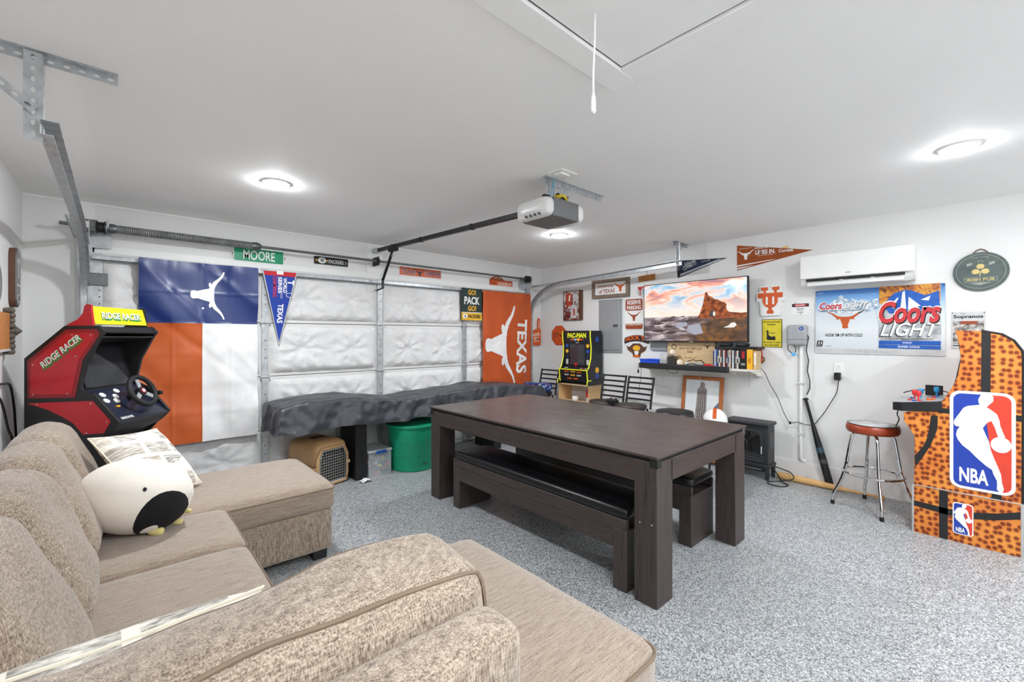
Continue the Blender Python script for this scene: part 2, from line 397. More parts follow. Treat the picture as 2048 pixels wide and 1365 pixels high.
O('ceiling_angle', angle((-.05, 2.43, CH - .002), (.3, 2.43, CH - .002), .034, (0, 0, -1), (0, -1, 0)), 'steel', tr)
O('hanger_angle', angle((.02, 2.41, CH - .01), (.02, 2.41, 2.22), .034, (-1, 0, 0), (0, -1, 0)), 'steel', tr)
O('brace', perf(MB(), (.03, 2.42, 2.36), (.18, 2.42, CH - .01), .03, (-.7, 0, .7)), 'steel', tr)

# torsion shaft and spring
s = T('torsion_spring', 'grey torsion spring and shaft across the top of the garage door', 'spring', (0, 4.72, 2.285))
O('shaft', MB().cyl((-.33, 0, 0), (4.68, 0, 0), .0127, n=14), 'steel_dark', s)
hp = []; N = 86
for i in range(N * 10 + 1):
    a = 2 * math.pi * i / 10; hp.append((-.03 + 1.0 * i / (N * 10), .029 * math.cos(a), .029 * math.sin(a)))
P('spring', '8a8c8d', .5, .5, noise=(.25, 8))
O('spring_coil', MB().tube(hp, .0062, 5), 'spring', s, smooth=80)
O('spring_core', MB().cyl((-.03, 0, 0), (.97, 0, 0), .024, n=14), 'steel_dark', s)
for x in (-.03, .98): O('spring_cone', MB().lathe([(.02, -.04), (.036, -.035), (.04, .0), (.03, .03), (.02, .04)], 16, (x, 0, 0), 'x'), 'steel_dark', s)
for x in (-.10, 4.585):
    O('cable_drum', MB().lathe([(.02, -.03), (.05, -.025), (.052, -.02), (.042, -.015), (.042, .015), (.052, .02), (.05, .028), (.02, .03)], 20, (x, 0, 0), 'x'), 'black', s)
    m = MB().box(x - .07, x - .064, -.03, .12, -.13, .05) if x < 0 else MB().box(x + .06, x + .066, -.03, .12, -.13, .05)
    m.box(min(x, x + .04) - .06, x + .06, .1, .104, -.15, .04); O('end_bracket', m, 'steel', s, bevel=.003)
P('tagred', 'd8d0cc', .5)
B('warning_tag', 'tagred', s, -.215, -.165, -.04, -.036, -.02, .03, bevel=.001)
O('winding_collar', MB().lathe([(.02, -.02), (.035, -.018), (.035, .018), (.02, .02)], 14, (-.06, 0, 0), 'x').tube([(-.06, -.03, 0), (-.06, -.04, .03), (-.06, -.02, .055), (-.06, .02, .05)], .008, 6), 'lgrey', s)
B('bearing_box', 'steel_dark', s, -.2, -.12, -.025, .04, -.04, .05, bevel=.004)
O('centre_bracket', MB().box(2.2, 2.206, -.03, .13, -.05, .05).lathe([(.022, -.018), (.032, -.014), (.032, .014), (.022, .018)], 14, (2.203, 0, 0), 'x'), 'black', s)

# ------------------------------------------------------------------ door opener
g = T('door_opener', 'grey garage door opener with white light covers hung from ceiling', 'opener', (2.22, 2.03, CH))
P('opener_grey', '6d6e6f', .4, .3, noise=(.06, 18))
rear = MB(); rear.box(-.13, .13, -.12, .17, -.288, -.165); O('motor_housing', rear, 'opener_grey', g, bevel=.006)
P('lens', 'f0f0ef', .3, noise=(.01, 9), Transmission_Weight=.15)
for sg in (-1, 1):
    def lf(p, u, v, tt): 
        k = max(0, sg * u); return Vector((p.x, p.y * (1 - .22 * k * k), p.z * (1 - .3 * k * k)))
    ln = O('light_cover', MB().rbox(.1, .3, .125, .04, 8, lf, (sg * .155, .025, -.226)), 'lens', g, smooth=60)
    for q in range(4 if sg < 0 else 0): B('vent_slot', 'dgrey', ln, sg * .19 - .015, sg * .19 + .017, .06 - .04 * q, .068 - .04 * q, -.282, -.268, bevel=0)
O('hanger_bar', angle((-.11, 0, -.001), (.54, 0, -.001), .034, (0, 0, -1), (0, -1, 0)), 'steel', g)
for x in (-.06, .12): O('hanger_strap', perf(MB(), (x, -.004, -.01), (x, -.004, -.2), .03, (1, 0, 0)), 'steel', g)
O('rail', MB().bar((0, .13, -.175), (0, 2.72, -.085), .032, .04), 'black', g, bevel=.003)
for k in (.3, .62, .85): O('rail_sleeve', MB().bar((0, .13 + 2.6 * k, -.175 + .09 * k), (0, .16 + 2.6 * k, -.175 + .091 * k), .038, .046), 'black_matte', g)
O('trolley', MB().box(-.03, .03, 2.28, 2.42, -.15, -.085), 'black_matte', g, bevel=.006)
O('door_arm', MB().bar((0, 2.36, -.14), (0, 2.6, -.44), .03, .008).bar((0, 2.6, -.42), (0, 2.6, -.53), .03, .008, (0, 1, 0)).bar((0, 2.6, -.53), (0, 2.76, -.545), .03, .008), 'black', g)
O('header_bracket', MB().box(-.03, .03, 2.7, 2.83, -.11, -.06), 'steel', g, bevel=.004)
O('release_cord', MB().tube([(0, 2.33, -.15), (.01, 2.5, -.26), (.0, 2.66, -.4), (-.01, 2.72, -.52)], .003, 6), 'lgrey', g)
P('cable_yellow', 'd8c020', .5); P('cable_blue', '6aa7c8', .5)
def coil(c, r, n, ph, zz): return [(c[0] + r * math.cos(a * .6 + ph), c[1] + .6 * r * math.sin(a * .6 + ph), c[2] + zz * math.sin(a * 1.3)) for a in range(n)]
O('black_cable', MB().tube(coil((.05, -.03, -.13), .055, 30, 0, .03), .006, 6), 'black', g)
O('yellow_cable', MB().tube(coil((.02, -.05, -.14), .06, 26, 1, .02), .006, 6), 'cable_yellow', g)
O('blue_cable', MB().tube([(-.05, -.02, -.16), (-.04, -.02, -.08), (-.03, -.03, -.03), (-.035, -.04, -.003)], .004, 6).tube([(-.035, -.03, -.17), (-.03, -.03, -.09), (-.035, -.04, -.003)], .004, 6), 'cable_blue', g)
O('plug', MB().box(-.13, -.08, -.045, -.02, -.16, -.13).box(-.145, -.13, -.04, -.038, -.155, -.151).box(-.145, -.13, -.04, -.038, -.14, -.136).cyl((-.08, -.03, -.145), (0, -.03, -.14), .006, n=8), 'black', g)
pl = T('ceiling_outlet', 'white power outlet plate on the ceiling over the opener', 'outlet', (2.18, 1.9, CH))
B('plate', 'white', pl, -.09, .07, -.06, .06, -.008, 0, bevel=.003); B('socket', 'white_gloss', pl, -.06, .03, -.03, .03, -.02, -.008, bevel=.004)
# ------------------------------------------------------------------ cloth helpers
def conform(o, f, step=.03):
    bm = bmesh.new(); bm.from_mesh(o.data); bmesh.ops.triangulate(bm, faces=bm.faces[:])
    for _ in range(4):
        es = [e for e in bm.edges if e.calc_length() > step]
        if not es: break
        bmesh.ops.subdivide_edges(bm, edges=es, cuts=1); bmesh.ops.triangulate(bm, faces=bm.faces[:])
    for v in bm.verts: v.co.y += f(v.co.x, v.co.z)
    bm.to_mesh(o.data); bm.free(); return o
def cloth(name, x0, x1, z0, z1, f, mat, parent, nx=40, nz_=40, th=.002):
    m = MB().grid(lambda u, v: Vector((x0 + u * (x1 - x0), f(x0 + u * (x1 - x0), z0 + v * (z1 - z0)), z0 + v * (z1 - z0))), nx, nz_)
    o = O(name, m, mat, parent, smooth=180); s_ = o.modifiers.new('thick', 'SOLIDIFY'); s_.thickness = th; s_.offset = 0; return o
def fabric(name, c, rough=.55, sheen=.2):
    t = NT(name); v = t.co(); n = t.noise(v, 9, 3); cc = lin(c)[:3]
    t.base(t.ramp(n, [(.3, [x * .92 for x in cc]), (.7, [min(1, x * 1.06) for x in cc])])); t.set(Roughness=rough, Sheen_Weight=sheen)
    t.bump(t.noise(v, 300, 2), .06, .001); return reg(name, t)
fabric('flag_blue', '17306f', .33); fabric('flag_orange', 'c65a1e', .45); fabric('flag_white', 'efefef', .5); fabric('flag_burnt', 'c2521a', .5)
fabric('felt_blue', '1f3f9c', .85); fabric('felt_red', 'c62a33', .85); fabric('felt_white', 'f2f2f2', .85); fabric('felt_navy', '1a2742', .85); fabric('felt_rust', '9c4a16', .85)
fabric('banner_green', '1d3430', .7); fabric('banner_gold', 'eab52c', .7)

# ------------------------------------------------------------------ big flag on the garage door
fl = T('flag', 'blue, orange and white flag with white longhorn hanging beside racing arcade', 'flag', (.125, 4.715, .49))
FW, FH = .865, 1.585
def ff(x, z):
    u, v = x / FW, z / FH
    fold = sum(.004 * math.exp(-((z - k) / .008) ** 2) for k in (.26, .53, .79, 1.05, 1.32)) + sum(.004 * math.exp(-((x - k) / .008) ** 2) for k in (.22, .435, .65))
    dg = .011 * math.sin(9 * (x * .9 + z * .55) + 2.2 * nz(x * 3, z * 2)) * (.4 + .6 * abs(u - .5) * 2) + .008 * nz(x * 5, z * 4, 3)
    return -fold - dg * 2.0 - .012 * max(0, 1 - abs(z - 1.55 + 1.1 * x) / .12) ** 2 + .01 * max(0, 1 - abs(z - 1.2 + .9 * x) / .1) ** 2 - .009 * max(0, 1 - abs(z - 1.95 + .85 * x) / .1) ** 2
cloth('blue_field', 0, FW, 1.05, FH, ff, 'flag_blue', fl); cloth('orange_field', 0, .43, 0, 1.05, ff, 'flag_orange', fl); cloth('white_field', .43, FW, 0, 1.05, ff, 'flag_white', fl)
conform(flat('longhorn', horns(.435, .475, 1.305, -90), 'flag_white', fl, y=-.004, t=.003), ff)
conform(flat('trademark_dot', ell(.435, 1.185, .009, .009, 12), 'flag_white', fl, y=-.004, t=.003), ff)

# ------------------------------------------------------------------ texas pennant hanging point down
pn = T('pennant', 'blue triangular baseball pennant hanging point down on garage door', 'pennant', (1.185, 4.72, 2.06))
flat('felt', [(-.145, 0), (.148, .004), (-.01, -.69)], 'felt_blue', pn, 0, .003); flat('border', [(-.155, 0), (.158, .004), (-.01, -.715)], 'lgrey', pn, .0025, .002)
flat('top_band', [(-.146, 0), (.149, .004), (.139, -.04), (-.136, -.04)], 'felt_red', pn, -.003); flat('hanging_tab', rrect(-.03, .03, -.025, .012, .004), 'white', pn, -.0046)
text('T', 'white', pn, .098, -.10, .05, .06, -.003, .04, rot=-90); text('WORLD', 'white', pn, .045, -.13, .15, .036, -.003, .03, rot=-90); text('SERIES', 'white', pn, .0, -.13, .16, .036, -.003, .03, rot=-90)
text('CHAMPIONS', 'felt_red', pn, -.048, -.15, .2, .036, -.003, .02, rot=-90); text('TEXAS', 'white', pn, .0, -.41, .19, .05, -.003, .03, rot=-93)
flat('ring_emblem', ell(.08, -.225, .028, .024), 'lgrey', pn, -.003); flat('ring_centre', ell(.08, -.225, .022, .018), 'felt_blue', pn, -.0046); text('2023', 'lgrey', pn, .012, -.235, .05, .02, -.003, rot=-90)

# ------------------------------------------------------------------ signs along the header
P('sign_green', '0f9468', .4); P('plate_black', '1b1d1a', .4); P('plate_orange', 'd0582a', .45)
def plate(thing, pts, mat, t_=.004, edge=None, name='plate'): 
    return flat(name, pts, mat, thing, 0, t_)
a = T('street_sign', 'green street name sign with white capital letters above garage door', 'sign', **onD(1.032, 2.217, .022))
plate(a, rrect(-.222, .222, -.071, .071, .012), 'white'); flat('green_face', rrect(-.214, .214, -.063, .063, .008), 'sign_green', a, -.004); text('MOORE', 'white', a, 0, 0, .275, .092, -.0056, .012)
for x in (-.226, .226): O('screw', MB().lathe([(.006, 0), (.006, .008)], 8, (x, 0, 0), 'y'), 'dgrey', a)
a = T('team_sign', 'narrow black sign with white oval badge on the white header', 'sign', **onD(1.734, 2.245))
plate(a, rrect(-.182, .182, -.042, .042, .008), 'plate_black', .01)
flat('oval_badge', ell(-.10, 0, .042, .032), 'white', a, -.01); text('G', 'black', a, -.10, 0, .034, .034, -.0116, .05); text('PACKERS', 'lgrey', a, .05, -.002, .16, .042, -.01, .02)
for x in (-.158, -.046): flat('star', [(x + (.014 if k % 2 == 0 else .006) * math.sin(R(36 * k)), (.014 if k % 2 == 0 else .006) * math.cos(R(36 * k))) for k in range(10)], 'gold', a, -.01)
text('WAY', 'lgrey', a, .155, -.005, .034, .014, -.01, .0, rot=90)
a = T('road_sign', 'orange turnpike metal sign with black steer head', 'sign', **onD(2.846, 2.23))
plate(a, rrect(-.305, .305, -.058, .058, .006), 'white', .008); flat('orange_face', rrect(-.298, .298, -.051, .051, .004), 'plate_orange', a, -.008)
text('TEXAS', 'white', a, -.175, 0, .208, .066, -.0096, .03, name='letter_outline'); text('TURNPIKE', 'white', a, .165, 0, .252, .066, -.0096, .025, name='letter_outline'); text('TEXAS', 'navy', a, -.175, 0, .2, .06, -.011, .01); text('TURNPIKE', 'navy', a, .165, 0, .245, .06, -.011, .01); flat('steer_head', horns(.14, -.02, -.005), 'black', a, -.0096)
a = T('avenue_sign', 'small orange avenue sign with arched top by the corner', 'sign', **onD(4.19, 2.2))
op = [(-.22, -.055), (.22, -.055), (.22, .05), (.06, .05)] + [(-.08 + .12 * math.cos(R(q)), .045 + .055 * math.sin(R(q))) for q in range(15, 166, 15)] + [(-.22, .05)]
plate(a, op, 'rust', .008); flat('orange_face', rrect(-.21, .21, -.045, .035, .004), 'plate_orange', a, -.008); text('LONGHORNS AVE', 'cream', a, .06, -.005, .27, .05, -.0096, .015)
flat('steer_head', horns(.1, -.15, 0), 'rust', a, -.0096); text('AUSTIN TEXAS', 'cream', a, -.08, .065, .13, .018, -.008, 0, arc=.012)

# ------------------------------------------------------------------ small team banner and orange texas flag
bn = T('team_banner', 'small dark green slogan banner with gold bottom stripe', 'banner', (3.546, 4.725, 1.64))
def bf(x, z): return -.006 * math.sin(x * 16) * (1 - z / .45) - .004 * nz(x * 8, z * 6)
cloth('green_cloth', -.17, .17, .105, .43, bf, 'banner_green', bn, 16, 20); cloth('gold_stripe', -.168, .168, 0, .105, bf, 'banner_gold', bn, 16, 8)
cloth('white_line', -.17, .17, .1, .108, lambda x, z: bf(x, z) - .002, 'flag_white', bn, 16, 2, .003)
for s_, z, m_, w_, hh in (('GO!', .375, 'gold', .13, .07), ('PACK', .265, 'white', .25, .105), ('GO!', .16, 'gold', .13, .07), ('PACKERS', .053, 'black', .2, .05)):
    conform(text(s_, m_, bn, .04 if s_ == 'PACKERS' else 0, z, w_, hh, -.003, .03), bf)
conform(flat('oval_badge', ell(-.11, .053, .04, .03), 'white', bn, -.003), bf); conform(text('G', 'banner_green', bn, -.11, .053, .032, .032, -.0046, .05), bf)
of = T('orange_flag', 'tall orange flag with white longhorn and TEXAS lettering in corner', 'flag', (3.722, 4.71, .53))
OW, OH = .93, 1.53
def of_(x, z): return -.006 * sum(math.exp(-((z - k) / .012) ** 2) for k in (.3, .6, .9, 1.2)) - .010 * nz(x * 5, z * 3, 9) - .005 * math.sin(x * 20 + 3 * nz(x * 2, z * 2)) 
cloth('orange_cloth', 0, OW, 0, OH, of_, 'flag_burnt', of, 40, 60)
conform(flat('longhorn', horns(.957, .327, .77, -90, 1.19), 'flag_white', of, -.004, .003), of_)
conform(text('TEXAS', 'flag_white', of, .735, .745, .80, .2, -.004, .03, rot=-92), of_)
bd = T('folded_black_banner', 'black and white team banner bunched behind the orange flag top', 'banner', (3.7, 4.75, 2.03))
cloth('black_cloth', 0, .93, -.25, .045, lambda x, z: .012 * nz(x * 9, z * 7) , 'black_matte', bd, 40, 8)
flat('white_print', [(.22, .03), (.28, .005), (.62, .0), (.62, .02), (.3, .028)], 'flag_white', bd, -.012, .002)

# ------------------------------------------------------------------ right wall, from the corner towards the viewer
P('sign_orange', 'd4591f', .5); P('stop_red', 'b8432a', .5); P('wood_old', '7d6d5e', .7, noise=(.25, 30), bump=(.3, 60, .002)); P('wood_sign', 'b5773a', .6, noise=(.2, 24)); P('panel_grey', 'a3a6a8', .42, .35, noise=(.03, 10))
a = T('foam_finger_sign', 'orange pointing hand shaped sign beside the door track', 'sign', **onD(4.90, 1.28, .02))
hand = [(-.1, 0), (.1, 0), (.1, .19), (.105, .21), (.1, .24), (.085, .25), (.085, .40), (.07, .43), (.045, .43), (.03, .40), (.03, .25), (0, .26), (-.03, .245), (-.06, .24), (-.085, .22), (-.1, .19)]
plate(a, hand, 'sign_orange', .012); text('HOOK', 'cream', a, 0, .17, .15, .05, -.012, .02, rot=8); text('EM', 'cream', a, 0, .11, .1, .04, -.012, .02, rot=8); flat('white_line', rrect(-.06, .06, .06, .068, .002), 'white', a, -.012)
text('TEXAS', 'cream', a, .057, .33, .12, .025, -.012, .01, rot=90)
a = T('stop_sign', 'red octagonal STOP sign next to the yellow arcade machine', 'sign', **onR(4.474, 1.435))
oc = lambda r: [(r * math.cos(R(22.5 + 45 * k)), r * math.sin(R(22.5 + 45 * k))) for k in range(8)]
plate(a, oc(.162), 'stop_red', .006); flat('inner_face', oc(.148), 'sign_orange', a, -.006); text('ST  P', 'navy', a, 0, 0, .22, .075, -.0076, .0); flat('steer_head', horns(.08, .035, 0), 'black', a, -.0076)
text('HOOK EM', 'stop_red', a, 0, .09, .12, .025, -.0076); text('LONGHORNS', 'stop_red', a, 0, -.09, .14, .025, -.0076)
t = NT('football_art'); v = t.co(); n = t.noise(v, 11, 4, .6, 1.2)
t.base(t.ramp(n, [(.3, '4a1c1c'), (.42, '7d2a24'), (.5, '8e8580'), (.56, 'e6e2de'), (.66, '5b4c4c')])); reg('football_art', t); P('wood_dark', '5e3c2a', .6, noise=(.2, 20))
a = T('football_picture', 'dark red collage picture in thin wooden edge above stop sign', 'picture', **onR(4.19, 1.88))
plate(a, rrect(-.178, .178, -.22, .22, .003), 'wood_dark', .03, name='frame'); flat('print', rrect(-.165, .12, -.21, .21, .002), 'football_art', a, -.03)
flat('crimson_jersey', [(-.12, -.02), (-.02, .0), (.0, .16), (-.06, .2), (-.12, .18)], 'stop_red', a, -.0316); text('1', 'cream', a, -.05, .11, .03, .09, -.0332, .02, rot=-8)
flat('white_helmet', ell(.06, .12, .05, .055), 'lgrey', a, -.0316); flat('white_jersey', [(-.03, -.19), (.08, -.19), (.1, -.05), (.05, .02), (-.02, .0)], 'lgrey', a, -.0316); text('1', 'stop_red', a, .035, -.1, .03, .1, -.0332, .02)
flat('steer_head', horns(.07, -.13, .0), 'white', a, -.0316)
a = T('university_sign', 'weathered wooden framed sign with orange steer head over breaker panel', 'sign', **onR(3.523, 2.083))
plate(a, rrect(-.302, .302, -.128, .128, .002), 'white', .02, name='board')
for b in ((-.302, .302, .083, .128), (-.302, .302, -.128, -.083), (-.302, -.255, -.083, .083), (.255, .302, -.083, .083)): B('frame_board', 'wood_old', a, b[0], b[1], -.042, 0, b[2], b[3], bevel=.004)
text('University', 'rust', a, -.08, .035, .27, .06, -.02, .01, shear=.15); text('of TEXAS', 'rust', a, -.06, -.035, .26, .055, -.02, .02); flat('longhorn', horns(.22, .16, .01), 'burnt', a, -.02)
for k in range(3): B('slat_line', 'lgrey', a, -.25, .25, -.021, -.02, -.045 + k * .042, -.043 + k * .042, bevel=0)
a = T('breaker_panel', 'grey metal electrical breaker panel set on the wall', 'panel', **onR(3.533, 1.57))
B('surround', 'panel_grey', a, -.19, .19, -.012, 0, -.375, .36, bevel=.003); dr = B('door', 'panel_grey', a, -.17, .155, -.022, -.012, -.335, .35, bevel=.003)
for k in range(5): B('pressed_rib', 'panel_grey', dr, .03 + k * .026, .045 + k * .026, -.026, -.022, -.32, .335, bevel=.002)
lt = B('latch', 'dgrey', a, .06, .13, -.03, -.022, -.02, .015, bevel=.002)
for x in (-.18, .18):
    for z in (-.35, 0, .34): O('screw', MB().lathe([(.006, 0), (.006, .004)], 8, (x, -.012, z), 'y'), 'steel_dark', a)
a = T('arrow_board', 'small notched wooden board hung by a hook under right track', 'sign', **onR(2.973, 2.17))
plate(a, [(-.12, .03), (.115, .045), (.105, .03), (.12, .015), (.108, 0), (.12, -.018), (.108, -.03), (-.12, -.04), (-.108, -.025), (-.122, -.01), (-.108, .0), (-.12, .018)], 'wood_sign', .02)
O('hanging_hook', MB().tube([(.0, -.015, .035), (.0, -.015, .07), (.008, -.015, .085), (.0, -.015, .098), (-.008, -.015, .09)], .0025, 6), 'black', a)
for k in (-.012, .01): B('groove', 'wood_dark', a, -.1, .1, -.0205, -.02, k, k + .002, bevel=0)
a = T('crest_sign', 'white and red shield sign mostly hidden behind the television', 'sign', **onR(2.985, 2.0))
plate(a, [(-.13, .07), (.13, .07), (.13, -.03), (.06, -.07), (0, -.085), (-.06, -.07), (-.13, -.03)], 'lgrey', .008); flat('red_arc', [(-.12, .065), (.12, .065), (.12, .052), (-.12, .05)], 'red', a, -.008); text('T', 'red', a, -.085, 0, .05, .1, -.008, .05); text('C', 'grey', a, -.03, .0, .05, .07, -.008, .03)
a = T('parking_sign', 'white and brown reserve parking sign with longhorn head', 'sign', **onR(3.163, 1.716))
plate(a, rrect(-.135, .135, -.205, .205, .03), 'white', .006); flat('brown_top', [(x, z) for x, z in rrect(-.128, .128, .045, .198, .024)], 'rust', a, -.006); text('RESERVE', 'white', a, 0, .155, .2, .055, -.0076, .02); text('PARKING', 'white', a, 0, .085, .21, .055, -.0076, .02)
flat('longhorn', horns(.2, 0, -.03), 'rust', a, -.006); flat('brown_base', rrect(-.128, .128, -.198, -.125, .024), 'rust', a, -.006); text('LONGHORNS', 'cream', a, 0, -.135, .22, .03, -.0076, .01)
a = T('slogan_sign', 'orange arched HOOK EM cut-out sign with brown emblem below', 'sign', **onR(3.125, 1.3))
ban = [(-.185, .045), (-.18, .1)] + [(-.17 + .035 * k, .105 + .035 * (1 - ((k - 5) / 5) ** 2)) for k in range(11)] + [(.185, .1), (.19, .05)] + [(.17 - .035 * k, .025 + .035 * (1 - ((k - 5) / 5) ** 2)) for k in range(11)]
flat('banner_plate', ban, 'black', a, 0, .006); text("HOOK 'EM", 'orange', a, 0, .078, .33, .06, -.006, .03, arc=.03)
flat('emblem_plate', [(-.15, -.0), (-.11, -.02), (-.05, .03), (.05, .03), (.11, -.02), (.15, 0), (.13, -.06), (.06, -.1), (.05, -.15), (-.05, -.15), (-.06, -.1), (-.13, -.06)], 'wood_dark', a, 0, .006)
flat('gold_shape', ell(0, -.03, .055, .035), 'gold', a, -.006); flat('white_shape', [(-.035, -.07), (.035, -.07), (.02, -.12), (-.02, -.12)], 'white', a, -.006); flat('orange_base', rrect(-.045, .045, -.15, -.122, .004), 'orange', a, -.006)
# television
t = NT('beach_picture'); v = t.co(); sx = t.n('ShaderNodeSeparateXYZ'); t.l(v, sx.inputs[0])
skyv = t.co(scale=(1.6, 1, 5), rot=(0, .22, 0)); cl = t.noise(skyv, 1.7, 4, .55, .8)
sky = t.ramp(cl, [(.32, '6f9fc4'), (.42, '9fc4dc'), (.5, 'e7d3cb'), (.56, 'f0a284'), (.64, 'b07b82'), (.75, '8d7f92')])
mr = t.n('ShaderNodeMapRange'); mr.inputs['From Min'].default_value = -.06; mr.inputs['From Max'].default_value = .2; t.l(sx.outputs['Z'], mr.inputs['Value'])
sky = t.mix('f3dfd2', sky, mr.outputs[0])
sv = t.co(scale=(2.2, 1, 9), rot=(0, -.1, 0)); sn = t.noise(sv, 2.4, 5, .6, .4)
sea = t.ramp(sn, [(.36, '4a3f42'), (.46, '6d6064'), (.55, '9b8d90'), (.64, 'c9bcbc')])
br = t.noise(t.co(), 9, 5, .65); brn = t.ramp(br, [(.35, '3c2c24'), (.5, '5d4535'), (.62, '8a5a2c')])
sh = t.n('ShaderNodeMath', operation='MULTIPLY_ADD'); sh.inputs[1].default_value = .9; sh.inputs[2].default_value = -.0; t.l(sx.outputs['X'], sh.inputs[0])
sh2 = t.n('ShaderNodeMath', operation='SUBTRACT'); t.l(sh.outputs[0], sh2.inputs[0]); mul = t.n('ShaderNodeMath', operation='MULTIPLY'); mul.inputs[1].default_value = .9; t.l(sx.outputs['Z'], mul.inputs[0]); t.l(mul.outputs[0], sh2.inputs[1])
ms = t.n('ShaderNodeMapRange'); ms.inputs['From Min'].default_value = .1; ms.inputs['From Max'].default_value = .32; t.l(sh2.outputs[0], ms.inputs['Value'])
low = t.mix(sea, brn, ms.outputs[0])
st = t.n('ShaderNodeMapRange'); st.inputs['From Min'].default_value = -.065; st.inputs['From Max'].default_value = -.045; t.l(sx.outputs['Z'], st.inputs['Value'])
pic = t.mix(low, sky, st.outputs[0]); t.base('0a0a0a'); t.set(Roughness=.12); t.l(pic, t.b.inputs['Emission Color']); t.b.inputs['Emission Strength'].default_value = .9; reg('beach_picture', t)
t = NT('rock_picture'); br = t.noise(t.co(), 22, 5, .7); c = t.ramp(br, [(.35, '3a1e14'), (.5, '8a4526'), (.62, 'b5622e')]); t.base('0a0a0a'); t.set(Roughness=.12); t.l(c, t.b.inputs['Emission Color']); t.b.inputs['Emission Strength'].default_value = .85; reg('rock_picture', t)
emit('pic_dark', '3f3430', .8); emit('pic_pool', 'a3a5b0', .75); emit('pic_gap', 'd8d4cc', .9)
a = T('television', 'large flat television on the wall showing a rocky beach at sunset', 'television', **onR(2.332, 1.71, .08))
B('casing', 'black', a, -.611, .611, -.055, -.015, -.352, .352, bevel=.004); B('wall_mount', 'dgrey', a, -.2, .2, -.015, .08, -.15, .15, bevel=.004)
sc = O('screen', MB().box(-.6, .6, -.0565, -.055, -.338, .343), 'beach_picture', a)
flat('rock_arch', [(.07, -.08), (.1, -.03), (.135, .07), (.16, .2), (.175, .215), (.19, .19), (.205, .165), (.235, .155), (.26, .13), (.3, .12), (.34, .095), (.38, .085), (.395, .06), (.39, .03), (.4, -.0), (.42, -.02), (.55, -.035), (.6, -.03), (.6, -.075), (.35, -.09)], 'rock_picture', sc, -.0565, .0006)
flat('arch_shadow', [(.2, -.07), (.21, -.02), (.235, .01), (.255, .005), (.265, -.02), (.26, -.07)], 'pic_dark', sc, -.0572, .0005); flat('arch_opening', ell(.262, -.035, .013, .026), 'pic_gap', sc, -.0578, .0005)
flat('tide_pool', [(-.17, -.13), (-.06, -.12), (-.04, -.15), (-.12, -.185), (-.19, -.18)], 'pic_pool', sc, -.0565, .0006); flat('tide_pool', [(-.03, -.16), (.1, -.14), (.14, -.25), (.04, -.27), (-.06, -.22)], 'pic_pool', sc, -.0565, .0006)
flat('foam_pool', [(.36, -.19), (.42, -.165), (.44, -.14), (.48, -.135), (.5, -.165), (.47, -.19)], 'pic_gap', sc, -.0565, .0006)
for x, z, q in ((-.33, -.1, .07), (-.42, -.13, .09), (-.22, -.055, .04), (-.1, -.055, .035), (-.28, -.17, .08), (-.4, -.22, .1), (-.16, -.11, .03), (-.25, -.24, .09), (.0, -.1, .08)): flat('dark_rock', [(x - q, z - q * .12), (x - q * .4, z + q * .14), (x + q * .3, z + q * .2), (x + q, z), (x + q * .2, z - q * .2)], 'pic_dark', sc, -.0565, .0006)
B('maker_badge', 'lgrey', a, -.02, .02, -.057, -.055, -.35, -.345, bevel=0)
# pennants
a = T('felt_pennant', 'navy felt pennant with grey stripes behind the track end', 'pennant', **onR(2.28, 2.235))
flat('felt', [(-.295, .105), (-.275, -.105), (.295, .065)], 'felt_navy', a, 0, .004); flat('stripe', [(-.265, -.065), (-.262, -.078), (.23, .058), (.2, .06)], 'lgrey', a, -.004); flat('stripe', [(-.27, -.085), (-.268, -.092), (.25, .056), (.235, .057)], 'lgrey', a, -.004); flat('header_band', [(-.3, .106), (-.265, .1), (-.25, -.095), (-.279, -.107)], 'black', a, -.004)
text('COWBOYS', 'lgrey', a, -.135, .03, .17, .055, -.004, .0, rot=22, shear=.3); text('DALLAS', 'lgrey', a, -.13, .068, .13, .03, -.004, 0, rot=14); text('ESTABLISHED', 'lgrey', a, .06, .06, .1, .014, -.004, 0, rot=6)
a = T('beer_pennant', 'rust felt pennant with white longhorn head left of air conditioner', 'pennant', **onR(1.535, 2.29))
flat('felt', [(-.345, .13), (-.345, -.145), (.355, -.02)], 'felt_rust', a, 0, .004); flat('stripe', [(-.345, -.09), (-.345, -.105), (-.02, -.0755), (.04, -.0645)], 'felt_white', a, -.004); flat('stripe', [(-.345, -.118), (-.345, -.135), (-.25, -.12), (-.17, -.105)], 'felt_white', a, -.004)
flat('longhorn', horns(.17, -.255, .015), 'felt_white', a, -.004); text('HORNS UP,', 'felt_white', a, -.1, .07, .13, .03, -.004, .01, rot=-2); text('LIMES IN.', 'felt_white', a, -.065, .022, .19, .045, -.004, .03, rot=-2); text('Corona', 'felt_white', a, .125, .01, .13, .032, -.004, .02, rot=-3); flat('crown', [(.1, .035), (.15, .035), (.155, .05), (.14, .042), (.125, .055), (.11, .042), (.095, .05)], 'gold', a, -.004)
text('OFFICIAL SPONSOR OF', 'cream', a, -.26, .085, .12, .01, -.004); text('RELAX RESPONSIBLY', 'cream', a, -.06, -.012, .15, .009, -.004)
